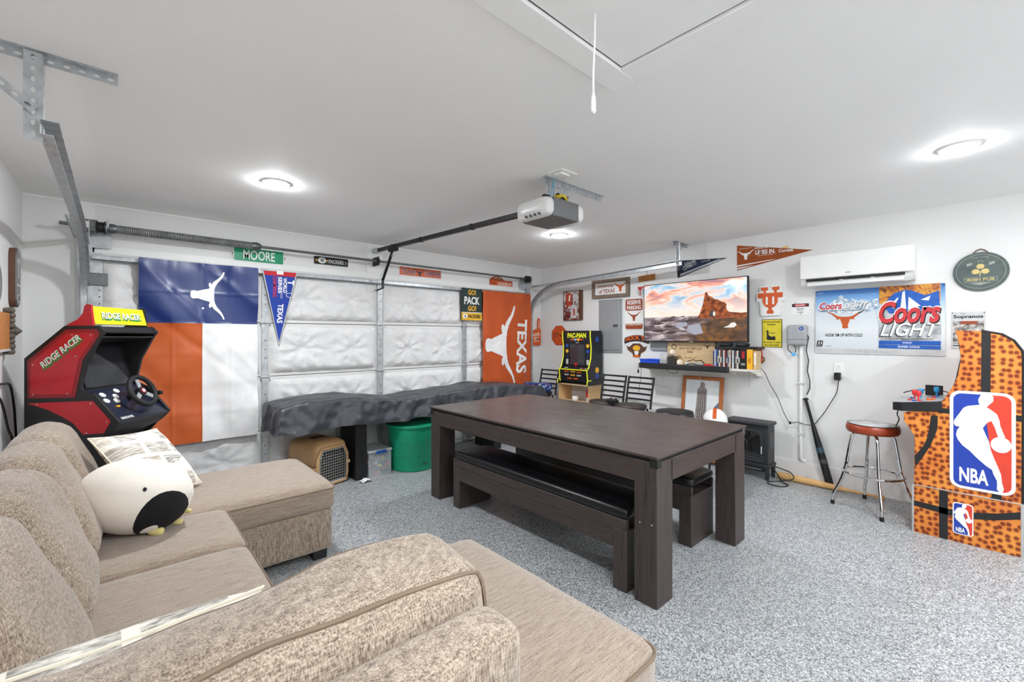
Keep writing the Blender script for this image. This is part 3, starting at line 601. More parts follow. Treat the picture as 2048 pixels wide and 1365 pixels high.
# air conditioner
a = T('air_conditioner', 'white split wall air conditioner above the beer sign', 'air conditioner', **onR(.835, 2.04, 0))
def acf(p, u, v, tt):
    k = max(0, -v) * max(0, -tt); return Vector((p.x, p.y + .07 * k, p.z))
O('body', MB().rbox(.81, .2, .29, .02, 8, acf, (0, -.1, 0)), 'white', a, smooth=50)
fp = B('front_panel', 'white_gloss', a, -.4, .4, -.212, -.195, -.075, .143, bevel=.008); B('outlet_gap', 'black', a, -.355, .345, -.186, -.12, -.098, -.078, bevel=.002)
O('louver', MB().box(-.345, .34, -.003, .003, -.03, .03), 'white', a, (0, -.175, -.118), (R(-38), 0, 0), bevel=.002)
emit('ac_display', 'ffffff', 1.2); text('62', 'ac_display', fp, .305, .07, .034, .022, -.212, .02, name='display'); B('maker_badge', 'dgrey', fp, -.05, -.01, -.2135, -.212, -.045, -.04, bevel=0)
for x in (-.1, .12): B('vane_clip', 'lgrey', a, x, x + .03, -.185, -.17, -.105, -.085, bevel=.002)
# UT sign
a = T('ut_sign', 'white cut-out sign with two interlocking orange letters', 'sign', **onR(1.548, 1.79))
UTO = [(-.09, -.15), (-.1, .0), (-.13, .0), (-.13, .09), (-.1, .095), (-.1, .155), (-.01, .16), (.0, .13), (.01, .16), (.1, .155), (.1, .095), (.13, .09), (.13, .0), (.1, .0), (.09, -.15)]
plate(a, UTO, 'white', .02)
UT = [(-.03, -.13), (.03, -.13), (.03, -.1), (.015, -.09), (.015, -.07), (.05, -.05), (.07, -.01), (.07, .035), (.115, .035), (.115, .085), (.06, .085), (.06, .11), (.085, .115), (.085, .145), (.02, .145), (.02, .115), (.04, .11), (.04, .085),
      (-.04, .085), (-.04, .11), (-.02, .115), (-.02, .145), (-.085, .145), (-.085, .115), (-.06, .11), (-.06, .085), (-.115, .085), (-.115, .035), (-.07, .035), (-.07, -.01), (-.05, -.05), (-.015, -.07), (-.015, -.09), (-.03, -.1)]
flat('letters', UT, 'sign_orange', a, -.02, .006)
for sg in (-1, 1): flat('counter', rrect(sg * .03 - .009, sg * .03 + .009, -.035, .045, .006), 'white', a, -.026)
# yellow sign and danger sign
P('sign_yellow', 'dccb2c', .5)
a = T('yellow_sign', 'yellow metal UPON FURTHER REVIEW sign with black border', 'sign', **onR(1.537, 1.456))
plate(a, rrect(-.093, .093, -.146, .146, .004), 'black', .004); flat('yellow_face', rrect(-.088, .088, -.141, .141, .003), 'sign_yellow', a, -.004)
for s_, z, w_ in (('UPON FURTHER', .118, .16), ('REVIEW', .09, .08), ("I'M GOING TO NEED", -.095, .16), ('ANOTHER DRINK', -.123, .14)): text(s_, 'black', a, 0, z, w_, .016, -.0056, .01)
flat('referee_figure', [(-.05, -.06), (-.045, .0), (-.05, .025), (-.04, .035), (-.03, .02), (-.03, -.02), (-.005, -.035), (.03, -.03), (.035, -.07), (-.035, -.07)], 'black', a, -.0056); flat('bottle_outline', rrect(-.018, .03, .0, .006, .002), 'dgrey', a, -.0056)
a = T('danger_sign', 'small white DANGER notice on wall over the grey box', 'sign', **onR(1.283, 1.70))
plate(a, rrect(-.082, .082, -.062, .062, .004), 'white', .003); flat('black_band', rrect(-.072, .072, .018, .05, .002), 'black', a, -.003); flat('red_oval', ell(0, .034, .058, .013), 'red', a, -.0046); text('DANGER', 'white', a, 0, .034, .08, .014, -.0062, .02)
for s_, z in (('Marshall', 0), ('Party', -.018), ('AT WORK', -.038)): text(s_, 'black', a, 0, z, .05 if z else .06, .011, -.003, .01)
for x, z in ((-.045, .06), (.0, -.055)): O('pin', MB().lathe([(.004, 0), (.004, .006)], 8, (x, 0, z), 'y'), 'black', a)
# glass ornament with red ribbon
a = T('wreath_ornament', 'small wreath ornament hung on a red ribbon below yellow sign', 'ornament', **onR(1.63, 1.18, .03))
O('wreath', MB().tube([(.03 * math.cos(R(k)), .004 * math.sin(R(3 * k)), .03 * math.sin(R(k))) for k in range(0, 360, 20)], .009, 6, closed=True), P('wreath', '8a6a3a', .6, noise=(.5, 60)), a)
O('ribbon', MB().tube([(.0, -.012, .115), (-.01, -.014, .09), (-.004, -.016, .03), (.006, -.014, -.02)], .006, 5).tube([(.0, -.012, .115), (-.035, -.01, .1), (-.04, -.01, .085)], .004, 5).tube([(.004, -.012, .115), (.014, -.014, .06), (.01, -.014, -.02)], .005, 5), 'red', a)
# sprinkler control box
P('box_grey', 'a4a7aa', .5)
a = T('irrigation_controller', 'grey plastic sprinkler control box with round blue badge', 'control box', **onR(1.297, 1.437))
O('case', MB().rbox(.17, .09, .2, .022, 8, None, (0, -.05, 0)), 'box_grey', a, smooth=50); B('seam', 'dgrey', a, -.08, .08, -.0955, -.095, -.045, -.042, bevel=0)
flat('badge', ell(.045, .065, .02, .018), 'blue', a, -.0955); text('W', 'white', a, .045, .065, .016, .012, -.097, .02)
O('sensor_cable', MB().tube([(-.08, -.04, -.085), (-.085, -.045, -.13), (-.07, -.05, -.16), (-.04, -.055, -.185)], .005, 6).tube([(-.03, -.05, -.1), (-.01, -.055, -.13), (-.015, -.055, -.17)], .005, 6), 'dgrey', a)
P('sensor_blue', '63b4e6', .35); O('sensor', MB().lathe([(.004, 0), (.02, .003), (.02, .012), (.01, .016)], 16, (-.03, -.05, -.19), 'y'), 'sensor_blue', a)
O('power_cable', MB().tube([(.085, -.05, .0), (.095, -.05, -.02), (.08, -.045, -.1), (.07, -.03, -.15), (.09, -.03, -.25), (.08, -.03, -.35), (.1, -.03, -.45), (.1, -.03, -.52), (.075, -.03, -.585)], .006, 6), 'dgrey', a)
a = T('conduit', 'white plastic conduit running down the wall from control box', 'conduit', **onR(1.272, 0))
O('pipe', MB().cyl((0, -.022, .23), (0, -.022, 1.33), .016, n=14), 'white', a); O('elbow', MB().tube([(0, -.022, .235), (.0, -.02, .21), (.012, -.012, .195), (.03, -.0, .19)], .018, 10), 'white', a)
for z in (.45, .95): B('pipe_clip', 'lgrey', a, -.03, .03, -.042, 0, z, z + .02, bevel=.002)
# big beer sign
t = NT('beer_sky'); v = t.co(); sx = t.n('ShaderNodeSeparateXYZ'); t.l(v, sx.inputs[0]); m1 = t.n('ShaderNodeMapRange'); m1.inputs['From Min'].default_value = -.26; m1.inputs['From Max'].default_value = .3; t.l(sx.outputs['Z'], m1.inputs[0])
t.base(t.ramp(m1.outputs[0], [(0, 'd6dde2'), (.35, 'e2e8ec'), (.6, 'd5dfe6'), (.8, '8ab8e2'), (1, '1469c0')])); t.set(Roughness=.3); reg('beer_sky', t)
t = NT('snow_peak'); t.base(t.ramp(t.noise(t.co(scale=(1, 1, 1.6), rot=(0, .6, 0)), 32, 4, .7, .5), [(.4, '7d9cb8'), (.5, 'c5d3de'), (.58, 'f2f5f7')])); t.set(Roughness=.35); reg('snow_peak', t)
t = NT('can_silver'); t.base(t.ramp(t.noise(t.co(), 9, 5, .7, .8), [(.3, '6d7176'), (.45, 'a9aeb3'), (.6, 'd5d8da')])); t.set(Roughness=.3, Metallic=.2); reg('can_silver', t)
t = NT('can_sky'); t.base(t.ramp(t.noise(t.co(), 16, 5, .7, 1), [(.36, '4a3a33'), (.46, 'b5652a'), (.56, 'e8a83c'), (.68, '7a4a35')])); t.set(Roughness=.35); reg('can_sky', t)
P('beer_blue', '1f5cb8', .3, noise=(.15, 40)); P('beer_red', 'd03a40', .3)
a = T('beer_sign', 'wide metal beer sign with snowy mountain, longhorn and beer can', 'sign', **onR(.708, 1.565))
plate(a, rrect(-.452, .452, -.303, .303, .012), 'lgrey', .008); flat('printed_face', rrect(-.446, .446, -.255, .297, .008), 'beer_sky', a, -.008)
flat('mountain', [(-.446, .11), (-.4, .14), (-.34, .16), (-.3, .2), (-.25, .245), (-.22, .225), (-.19, .19), (-.16, .21), (-.12, .185), (-.08, .2), (-.04, .18), (.02, .2), (.02, .1), (-.1, .07), (-.3, .08)], 'snow_peak', a, -.0096)
text('Coors', 'white', a, -.325, .148, .19, .075, -.0112, .05, shear=.2, name='letter_outline'); text('Coors', 'beer_red', a, -.325, .148, .175, .066, -.0126, .03, shear=.2); text('LIGHT', 'dgrey', a, -.132, .142, .185, .05, -.0112, .03, shear=.35, name='letter_shadow'); text('LIGHT', 'white', a, -.135, .146, .18, .05, -.0126, .03, shear=.35)
text('OFFICIAL SPONSOR OF THE TEXAS LONGHORNS', 'navy', a, -.23, .1, .36, .014, -.0112, .01); flat('longhorn', horns(.27, -.215, .015), 'burnt', a, -.0096)
text("HOOK 'EM UP WITH COLD", 'plate_black', a, -.228, -.128, .28, .03, -.0096, .02, shear=.15)
flat('age_box', [(-.44, -.24), (-.392, -.24), (-.385, -.18), (-.432, -.18)], 'black', a, -.0096); text('21', 'white', a, -.412, -.203, .038, .03, -.0112, .03, shear=.2); text('MEANS 21', 'white', a, -.415, -.232, .038, .008, -.0112); B('fine_print', 'grey', a, -.37, -.32, -.0102, -.0096, -.236, -.23, bevel=0)
text('THE SILVER BULLET', 'grey', a, .0, -.28, .3, .02, -.008, -.005); text('Coors', 'white', a, -.41, .275, .05, .012, -.0096)
c0, c1 = .025, .425
can = flat('can_panel', [(c0, -.245), (c1, -.25), (c1 - .005, .303), (c0 + .005, .303)], 'can_silver', a, -.0096, .003)
flat('can_sky', [(c0 + .006, .15), (c1 - .006, .15), (c1 - .006, .3), (c0 + .006, .3)], 'can_sky', can, -.0126); flat('can_peak', [(c0 + .03, .14), (.13, .235), (.2, .262), (.25, .25), (.33, .205), (.41, .24), (.42, .06), (.1, .06)], 'beer_blue', can, -.0141)
for q in ([(.17, .08), (.185, .24), (.2, .255), (.21, .09)], [(.22, .09), (.225, .2), (.3, .12)], [(.11, .14), (.155, .2), (.16, .19), (.13, .13)], [(.3, .17), (.36, .2), (.35, .16)]): flat('snow_streak', q, 'white', can, -.0156)
text('Coors', 'white', can, .225, .07, .41, .21, -.017, .06, shear=.25, name='letter_outline'); text('Coors', 'black', can, .23, .064, .395, .2, -.0185, .045, shear=.25, name='letter_shadow'); text('Coors', 'beer_red', can, .225, .07, .39, .19, -.020, .03, shear=.25)
text('LIGHT', 'dgrey', can, .222, -.087, .39, .12, -.0141, .02, shear=.35, name='letter_shadow'); text('LIGHT', 'white', can, .228, -.08, .38, .115, -.0156, .01, shear=.35)
text('2 STAGE COLD ACTIVATION', 'dgrey', can, .225, -.162, .3, .014, -.0141); flat('blue_band', [(c0 + .004, -.21), (c1 - .004, -.215), (c1 - .004, -.178), (c0 + .004, -.178)], 'beer_blue', can, -.0141); flat('blue_band', [(c0 + .004, -.243), (c1 - .004, -.248), (c1 - .004, -.219), (c0 + .004, -.214)], 'beer_blue', can, -.0141)
text('COLD', 'white', can, .215, -.194, .06, .014, -.0156, .03); text('SUPER COLD', 'white', can, .225, -.23, .14, .015, -.0156, .03)
for x in (-.43, .44): O('corner_pin', MB().lathe([(.005, 0), (.005, .004)], 8, (x, -.012, .285), 'y'), 'black', a)
# irish pub sign
t = NT('pub_green'); t.base(t.ramp(t.noise(t.co(), 12, 4), [(.35, '3f4b49'), (.55, '51605c'), (.7, '46594f')])); t.set(Roughness=.5); reg('pub_green', t); P('pub_gold', 'd9c07c', .5); P('pub_pale', '9da39a', .5)
a = T('pub_sign', 'oval dark green IRISH PUB plaque with a gold shamrock', 'sign', **onR(.065, 1.935, .004))
plate(a, ell(0, 0, .152, .152, 48), 'pub_green', .014); flat('rim_line', ell(0, 0, .134, .134, 48), 'pub_pale', a, -.014, .001); flat('inner_face', ell(0, 0, .131, .131, 48), 'pub_green', a, -.015, .001)
O('hanging_cord', MB().tube([(-.045, -.01, .14), (-.02, -.012, .168), (.0, -.012, .176), (.02, -.012, .168), (.045, -.01, .14)], .004, 6), 'wood_dark', a)
for q in (90, 205, 335): flat('leaf', [(x, z) for x, z in ell(.028 * math.cos(R(q)), .012 + .028 * math.sin(R(q)), .022, .02, 18)], 'pub_gold', a, -.016)
flat('stem', [(-.003, .0), (.003, 0), (.0, -.035), (-.006, -.035)], 'pub_gold', a, -.016); flat('name_band', rrect(-.09, .09, -.08, -.046, .008), 'pub_pale', a, -.016); flat('name_face', rrect(-.087, .087, -.077, -.049, .007), 'pub_green', a, -.0176); text('IRISH PUB', 'pub_gold', a, 0, -.063, .15, .02, -.0192, .02)
flat('scroll', [(-.06, -.09), (0, -.085), (.06, -.09), (.02, -.1), (0, -.108), (-.02, -.1)], 'pub_pale', a, -.016); O('horseshoe', MB().tube([(.012 * math.cos(R(q)), -.018, .075 + .012 * math.sin(R(q))) for q in range(-50, 231, 28)], .003, 5), 'pub_pale', a)
for x in (-.06, .06): flat('flag_motif', [(x - .015, .045), (x + .015, .055), (x + .015, .075), (x - .015, .065)], 'pub_pale', a, -.016)
text('WELCOME', 'pub_pale', a, 0, .105, .09, .012, -.016, 0, arc=.008)
# sopranos poster
t = NT('news_photo'); t.base(t.ramp(t.noise(t.co(), 30, 4, .6), [(.38, '4d4a48'), (.5, '9a9692'), (.62, 'd8d5d0')])); t.set(Roughness=.5); reg('news_photo', t)
a = T('cast_poster', 'small black and white metal poster behind basketball arcade', 'poster', **onR(.132, 1.473))
plate(a, rrect(-.095, .095, -.149, .149, .003), 'lgrey', .004); text('Sopranos', 'plate_black', a, 0, .108, .165, .034, -.004, .03); text('The', 'plate_black', a, -.03, .133, .03, .01, -.004); flat('photo', rrect(-.085, .085, -.09, .075, .002), 'news_photo', a, -.004)
flat('brick_patch', rrect(-.04, .05, .05, .075, .001), 'rust', a, -.0056); flat('caption', rrect(-.085, -.01, -.125, -.118, .001), 'plate_black', a, -.004); flat('caption', rrect(-.085, .04, -.104, -.1, .001), 'dgrey', a, -.004)
for x in (-.088, .088): O('pin', MB().lathe([(.004, 0), (.004, .006)], 8, (x, -.002, .14), 'y'), 'black', a)
# outlet with adapter
a = T('wall_outlet', 'white wall outlet with a black plug-in adapter', 'outlet', **onR(.972, 1.1))
B('plate', 'white', a, -.04, .04, -.006, 0, -.06, .075, bevel=.003); B('socket', 'white_gloss', a, -.018, .018, -.009, -.006, .02, .055, bevel=.004); B('adapter', 'black', a, -.027, .02, -.06, -.006, -.085, -.015, bevel=.005)
for x in (-.007, .006): B('slot', 'black', a, x, x + .002, -.0095, -.009, .035, .047, bevel=0)
cd_ = T('adapter_cord', 'thin black cord drooping along the wall from shelf to outlet', 'cord')
pts = []
for Y, z in ((1.66, 1.105), (1.6, 1.06), (1.54, .93), (1.47, .8), (1.43, .69), (1.39, .6), (1.36, .56), (1.30, .575), (1.25, .565), (1.2, .56), (1.16, .575), (1.13, .62), (1.08, .7), (1.03, .8), (.985, .9), (.972, 1.02)): pts.append((RW - (.047 if Y > 1.19 else .012), Y, z))
def smooth_path(p, n=4):
    out = []; p = [Vector(q) for q in p]
    for i in range(len(p) - 1):
        a_, b_, c_, d_ = p[max(0, i - 1)], p[i], p[i + 1], p[min(len(p) - 1, i + 2)]
        for k in range(n):
            s_ = k / n; out.append(.5 * ((2 * b_) + (c_ - a_) * s_ + (2 * a_ - 5 * b_ + 4 * c_ - d_) * s_ ** 2 + (3 * b_ - a_ - 3 * c_ + d_) * s_ ** 3))
    return out + [p[-1]]
O('cord', MB().tube(smooth_path(pts), .0035, 6), 'black', cd_); O('cord_knot', MB().rbox(.02, .02, .03, .008, 4, None, (RW - .05, 1.36, .56)), 'black', cd_)
# left wall pieces
P('pewter', '8d8d8a', .45, .5, noise=(.15, 40)); P('wood_orange', 'c07a35', .5, noise=(.15, 30)); P('ornate', '5d554c', .55, noise=(.4, 70), bump=(.6, 90, .004))
a = T('bottle_opener_plaque', 'long rounded wooden plaque with grey raised T on left wall', 'plaque', **onL(4.38, 1.82))
plate(a, rrect(-.085, .085, -.2, .195, .07), 'wood_dark', .03); flat('pewter_face', rrect(-.075, .075, -.19, .185, .065), 'pewter', a, -.03, .006); text('T', 'lgrey', a, 0, .06, .08, .13, -.036, .04); flat('band', rrect(-.06, .06, -.06, -.045, .004), 'lgrey', a, -.036); flat('ring', ell(0, -.14, .03, .03), 'lgrey', a, -.036); flat('ring_hole', ell(0, -.14, .018, .018), 'dgrey', a, -.0376)
a = T('carved_frame', 'orange wood frame with dark carved metal edge on left wall', 'frame', **onL(3.98, 1.46))
plate(a, rrect(-.22, .13, -.11, .11, .004), 'wood_orange', .03); 
cm = MB()
for k in range(9): cm.rbox(.05 + .012 * (k % 2), .05, .036, .014, 4, None, (.155 + .01 * (k % 3 == 1), -.025, -.13 + k * .0325))
O('carved_edge', cm, 'ornate', a, smooth=60); O('rosette', MB().lathe([(.03, 0), (.03, .02), (.015, .035), (.004, .045)], 14, (.19, -.03, .0), 'y'), 'ornate', a); B('lower_rail', 'lgrey', a, -.22, .13, -.035, 0, -.125, -.11, bevel=.002)
a = T('round_plaque', 'grey round metal plaque at the left edge of the photo', 'plaque', **onL(3.86, 1.74))
O('disc', MB().lathe([(.13, 0), (.13, .01), (.12, .016), (.11, .012), (.09, .014), (.02, .018)], 32, (0, 0, 0), 'y'), 'pewter', a)
a = T('arcade_cable', 'black power cables trailing down the left wall behind the sofa', 'cable')
O('cable', MB().tube(smooth_path([(LW + .015, 3.8, 1.15), (LW + .02, 4.0, 1.14), (LW + .03, 4.12, 1.12), (LW + .03, 4.25, .98), (LW + .03, 4.3, .86), (LW + .03, 4.34, .74), (LW + .03, 4.4, .5)]), .007, 6), 'black', a)
O('second_cable', MB().tube(smooth_path([(LW + .015, 3.8, 1.1), (LW + .02, 3.95, 1.02), (LW + .03, 4.05, .86), (LW + .03, 4.2, .76), (LW + .03, 4.3, .5)]), .007, 6), 'black', a)
# ------------------------------------------------------------------ racing arcade cabinet in the corner
P('arc_black', '1b1b1d', .45, noise=(.15, 30)); P('arc_red', 'bd1f2b', .3); P('arc_red_dark', '8e1a22', .35); P('marquee_yellow', 'f4e422', .3); P('glass_dark', '2a2b30', .06); P('bolt', 'cfcfcf', .3, .8); P('deck_blue', '20263a', .3); P('palm', '2f8a3c', .5)
ra = T('racing_arcade', 'red and black racing arcade cabinet with steering wheel in the corner', 'arcade machine', (-.442, 4.109, 0), -37)
def L(u, v): return ((u - 47.2) / 316.5, 1.43 - (v - 672) / 316.5)
prof = [L(*q) for q in ((47.4, 717.5), (121.8, 651.6), (186.6, 651), (198, 663), (190, 675), (163, 726), (152.6, 772.7), (155, 781), (172, 790), (176, 788), (225, 848), (222, 853), (208, 868), (197, 876))]
prof += [(.40, .70), (.40, 0), (0, 0)]
RWd = .48
for nm, y in (('left_side', 0), ('right_side', RWd - .02)): O(nm, MB().prism(prof, y, y + .02), 'arc_black', ra, bevel=.003)
ris = [L(*q) for q in ((124, 652), (126, 649.5), (146, 638), (155, 626), (158, 611), (163, 607.4), (169.6, 609), (174, 652))]
O('marquee_side', MB().prism(ris, 0.004, .02), 'arc_red', ra); O('marquee_side', MB().prism(ris, RWd - .02, RWd - .004), 'arc_black', ra)
def across(name, a_, b_, th, mat, y0=.02, y1=RWd - .02, **kw):
    m = MB(); a3, b3 = Vector((a_[0], 0, a_[1])), Vector((b_[0], 0, b_[1])); d_ = (b3 - a3).normalized(); n_ = Vector((d_.z, 0, -d_.x)) * th
    vs = [m.bm.verts.new(q + Vector((0, y, 0))) for y in (y0, y1) for q in (a3, b3, b3 + n_, a3 + n_)]
    for f in ((0, 1, 2, 3), (7, 6, 5, 4), (0, 4, 5, 1), (1, 5, 6, 2), (2, 6, 7, 3), (3, 7, 4, 0)): m.bm.faces.new([vs[i] for i in f])
    return O(name, m, mat, ra, bevel=.002, **kw)
across('rear_panel', (0.004, .0), (.004, 1.28), .015, 'arc_black'); across('rear_slope', (.004, 1.28), L(123, 654), .015, 'arc_black'); across('hood_top', L(122, 653.5), L(187, 653), .015, 'arc_black'); across('hood_front', L(186, 653), L(196, 664), .015, 'arc_black'); across('hood_underside', L(190, 676), L(120, 690), .01, 'arc_black')
across('screen_bezel', L(120, 690), L(146, 790), .012, 'arc_black'); across('screen', L(124, 700), L(145.5, 782), -.006, 'glass_dark', .06, RWd - .06)
across('control_deck', L(152, 786), L(224, 850), .015, 'deck_blue'); across('deck_lip', L(224, 849), L(209, 868), .015, 'arc_black'); across('deck_underside', L(209, 868), (.4, .74), .015, 'arc_black'); across('front_panel', (.39, .74), (.39, 0), .015, 'arc_black')
mq = across('marquee', L(166, 611), L(176, 648), .012, 'marquee_yellow')
mt = T('marquee_text', 'x y z w', 'x'); mm = Matrix.Translation((L(166, 611)[0] - .001, 0, L(166, 611)[1])); bpy.data.objects.remove(mt)
def face_text(s_, mat, parent, p0, p1, w_, h_, along, yc, name='lettering', **kw):
    """lettering on a tilted cross panel: p0 top point, p1 bottom point of its outer face"""
    o = text(s_, mat, parent, 0, 0, w_, h_, 0, name=name, **kw)
    a3, b3 = Vector((p0[0], 0, p0[1])), Vector((p1[0], 0, p1[1])); up = (a3 - b3).normalized(); out = Vector((up.z, 0, -up.x))
    m = Matrix((Vector((0, 1, 0)), -out, up)).transposed().to_4x4(); m.translation = b3 + (a3 - b3) * along + Vector((0, yc, 0)) + out * .0015
    o.matrix_local = m; return o
face_text('RIDGE RACER', 'palm', mq, L(166, 611), L(176, 648), .34, .055, .44, RWd / 2 + .006, bold=.04, shear=.2, name='letter_shadow')
face_text('RIDGE RACER', 'white', mq, (L(166, 611)[0] + .003, L(166, 611)[1]), (L(176, 648)[0] + .003, L(176, 648)[1]), .33, .045, .5, RWd / 2, bold=.02, shear=.2)
face_text('RIDGE RACER', 'white', ra, L(152, 786), L(224, 850), .1, .02, .1, .1, bold=.01)
# red art on the side that faces the room
up_art = [L(*q) for q in ((54, 722), (126, 659), (182, 658), (189, 668), (156, 722), (142, 797), (55, 797))]
flat('upper_art', up_art, 'arc_red_dark', ra, 0, .002); flat('upper_art_face', [L(*q) for q in ((61, 726), (128, 666), (176, 665), (181, 671), (150, 720), (136, 790), (61, 790))], 'arc_red', ra, -.002, .002)
lo_art = [L(*q) for q in ((53, 807), (175, 804), (209, 846), (196, 870), (157, 872), (140, 850), (120, 836), (90, 820))]
flat('lower_art', lo_art, 'arc_red', ra, 0, .002)
text('RIDGE RACER', 'palm', ra, L(118, 706)[0], L(118, 706)[1], .3, .05, -.004, .04, shear=.2, rot=40, name='letter_shadow'); text('RIDGE RACER', 'white', ra, L(116, 703)[0], L(116, 703)[1], .29, .042, -.0055, .02, shear=.2, rot=40)
for q in ((65, 730), (137, 670), (172, 670), (144, 713), (65, 790), (128, 789), (72, 809), (172, 809), (202, 847), (164, 869)):
    O('bolt', MB().lathe([(.005, 0), (.004, .003)], 8, (L(*q)[0], -.003, L(*q)[1]), 'y'), 'bolt', ra)
# wheel, gauges, shifter on the control deck
p0, p1 = Vector((L(152, 786)[0], 0, L(152, 786)[1])), Vector((L(224, 850)[0], 0, L(224, 850)[1])); ax = (p1 - p0).normalized(); nn = Vector((-ax.z, 0, ax.x)); yy = Vector((0, 1, 0))
def deck(u, y, h=0): return p0 + ax * (u * (p1 - p0).length) + yy * y + nn * h
for u, y in ((.18, .11), (.36, .09), (.27, .19), (.12, .24), (.4, .16)): O('gauge', MB().cyl(deck(u, y, .001), deck(u, y, .006), .02, n=20), 'white', ra)
wc = deck(.5, .27, .1); wn = (nn * .92 + ax * .4).normalized(); wa = wn.cross(yy).normalized(); wb = wn.cross(wa)
O('steering_wheel', MB().tube([wc + wa * (.105 * math.cos(R(k))) + wb * (.105 * math.sin(R(k))) for k in range(0, 360, 15)], .016, 10, closed=True), 'black_matte', ra)
O('wheel_hub', MB().cyl(wc - wn * .03, wc + wn * .004, .03, n=20).cyl(wc - wn * .1, wc - wn * .03, .02, n=12), 'black', ra); O('hub_badge', MB().cyl(wc + wn * .004, wc + wn * .008, .018, n=20), 'red', ra); O('hub_logo', MB().cyl(wc + wn * .008, wc + wn * .0095, .013, n=20), 'lgrey', ra)
for k in (0, 125, 235): O('wheel_spoke', MB().bar(wc - wn * .01, wc - wn * .004 + wa * (.1 * math.cos(R(k))) + wb * (.1 * math.sin(R(k))), .03, .006, wn), 'grey', ra)
O('shifter', MB().cyl(deck(.62, .42, 0), deck(.58, .43, .06), .008, n=10).rbox(.05, .03, .03, .012, 5, None, deck(.57, .43, .075)), 'black', ra)
B('start_button', 'gold', ra, *(lambda c: (c.x - .008, c.x + .008, c.y - .012, c.y + .012, c.z, c.z + .012))(deck(.58, .12, 0)), bevel=.003)

# ------------------------------------------------------------------ basketball arcade cabinet
t = NT('basketball'); v = t.co(scale=(1, 1, 1)); vo = t.n('ShaderNodeTexVoronoi', voronoi_dimensions='2D'); vo.inputs['Scale'].default_value = 26; vo.inputs['Randomness'].default_value = .6; t.l(t.co(rot=(R(-90), 0, 0), scale=(1.1, 1, 1)), vo.inputs['Vector'])
dots = t.ramp(vo.outputs['Distance'], [(.0, '74300f'), (.27, '8a3f16'), (.36, 'd27a2c'), (.55, 'e39640')]); big = t.ramp(t.noise(v, 3, 2), [(.35, 'd06a38'), (.65, 'ffffff')])
t.base(t.mix(dots, big, .45, 'MULTIPLY')); t.set(Roughness=.35); reg('basketball', t); P('nba_blue', '1f3fa6', .35); P('nba_red', 'd8402c', .35); P('riser_edge', 'c7c8c8', .3, .6)
na = T('basketball_arcade', 'tall basketball patterned arcade cabinet on riser at the right edge', 'arcade machine', (4.31, .39, 0), -90)
side = [(.216, 1.468), (.339, 1.461), (.431, 1.437), (.48, 1.397), (.514, 1.333), (.519, 1.301), (.517, .345), (.004, .345), (.008, .697), (-.022, .756), (-.051, .802), (-.053, .862), (.132, .93), (.194, 1.055), (.228, 1.153), (.242, 1.257), (.237, 1.36)]
NW = .47
O('side_panel', MB().prism(side, 0, .018), 'basketball', na); O('side_panel', MB().prism(side, NW - .018, NW), 'basketball', na)
for s_, e_ in (((.216, 1.468), (.339, 1.461)), ((.339, 1.461), (.431, 1.437)), ((.431, 1.437), (.48, 1.397)), ((.48, 1.397), (.514, 1.333)), ((.514, 1.333), (.519, 1.3))): pass
ed = MB(); pth = side[1:7]; O('edge_molding', MB().tube([(x, .009, z) for x, z in pth], .011, 6), 'black', na); O('edge_molding', MB().tube([(x, NW - .009, z) for x, z in pth], .011, 6), 'black', na)
for nm, a_, b_ in (('rear_panel', (.505, .345), (.505, 1.3)), ('top_panel', (.22, 1.455), (.34, 1.448)), ('marquee_panel', (.228, 1.45), (.245, 1.3)), ('screen_panel', (.25, 1.3), (.2, 1.0)), ('front_panel', (.02, .345), (.02, .69)), ('knee_panel', (.02, .69), (-.04, .8))):
    O(nm, MB().bar((a_[0], NW / 2, a_[1]), (b_[0], NW / 2, b_[1]), NW - .036, .012, (1, 0, 0.01)), 'glass_dark' if nm == 'screen_panel' else 'arc_black', na)
O('top_rear_panel', MB().prism([(.339, 1.452), (.431, 1.428), (.48, 1.388), (.505, 1.333), (.505, 1.3), (.49, 1.3), (.42, 1.41), (.339, 1.44)], .018, NW - .018), 'arc_black', na)
B('riser', 'basketball', na, 0, .515, 0, NW, 0, .342, bevel=.002); B('riser_corner', 'riser_edge', na, -.008, .004, -.003, .02, 0, .342, bevel=.001); B('riser_corner', 'riser_edge', na, .511, .524, -.003, .02, 0, .342, bevel=.001); B('riser_top_edge', 'riser_edge', na, -.004, .52, -.004, .004, .341, .347, bevel=.001)
for nm, pts in (('seam_band', [(.339, 1.458), (.382, 1.446), (.38, 1.0), (.336, 1.0)]), ('seam_band', [(.385, .345), (.43, .345), (.43, .4), (.385, .4)]), ('seam_band', [(.128, .921), (.2, .919), (.2, .884), (.128, .886)]), ('seam_band', [(.48, .917), (.517, .915), (.517, .877), (.48, .876)]),
                ('curved_band', [(.094, .86), (.129, .862), (.126, .765), (.108, .70), (.094, .653), (.072, .60), (.048, .546), (.012, .475), (.007, .557), (.035, .6), (.055, .637), (.072, .69), (.081, .74)]),
                ('seam_band', [(.135, .338), (.179, .338), (.179, 0.001), (.135, .001)]), ('curved_band', [(.002, .229), (.133, .221), (.179, .218), (.305, .229), (.41, .254), (.51, .292), (.51, .246), (.41, .209), (.305, .184), (.179, .173), (.002, .191)])):
    flat(nm, pts, 'arc_black', na, 0, .0015)
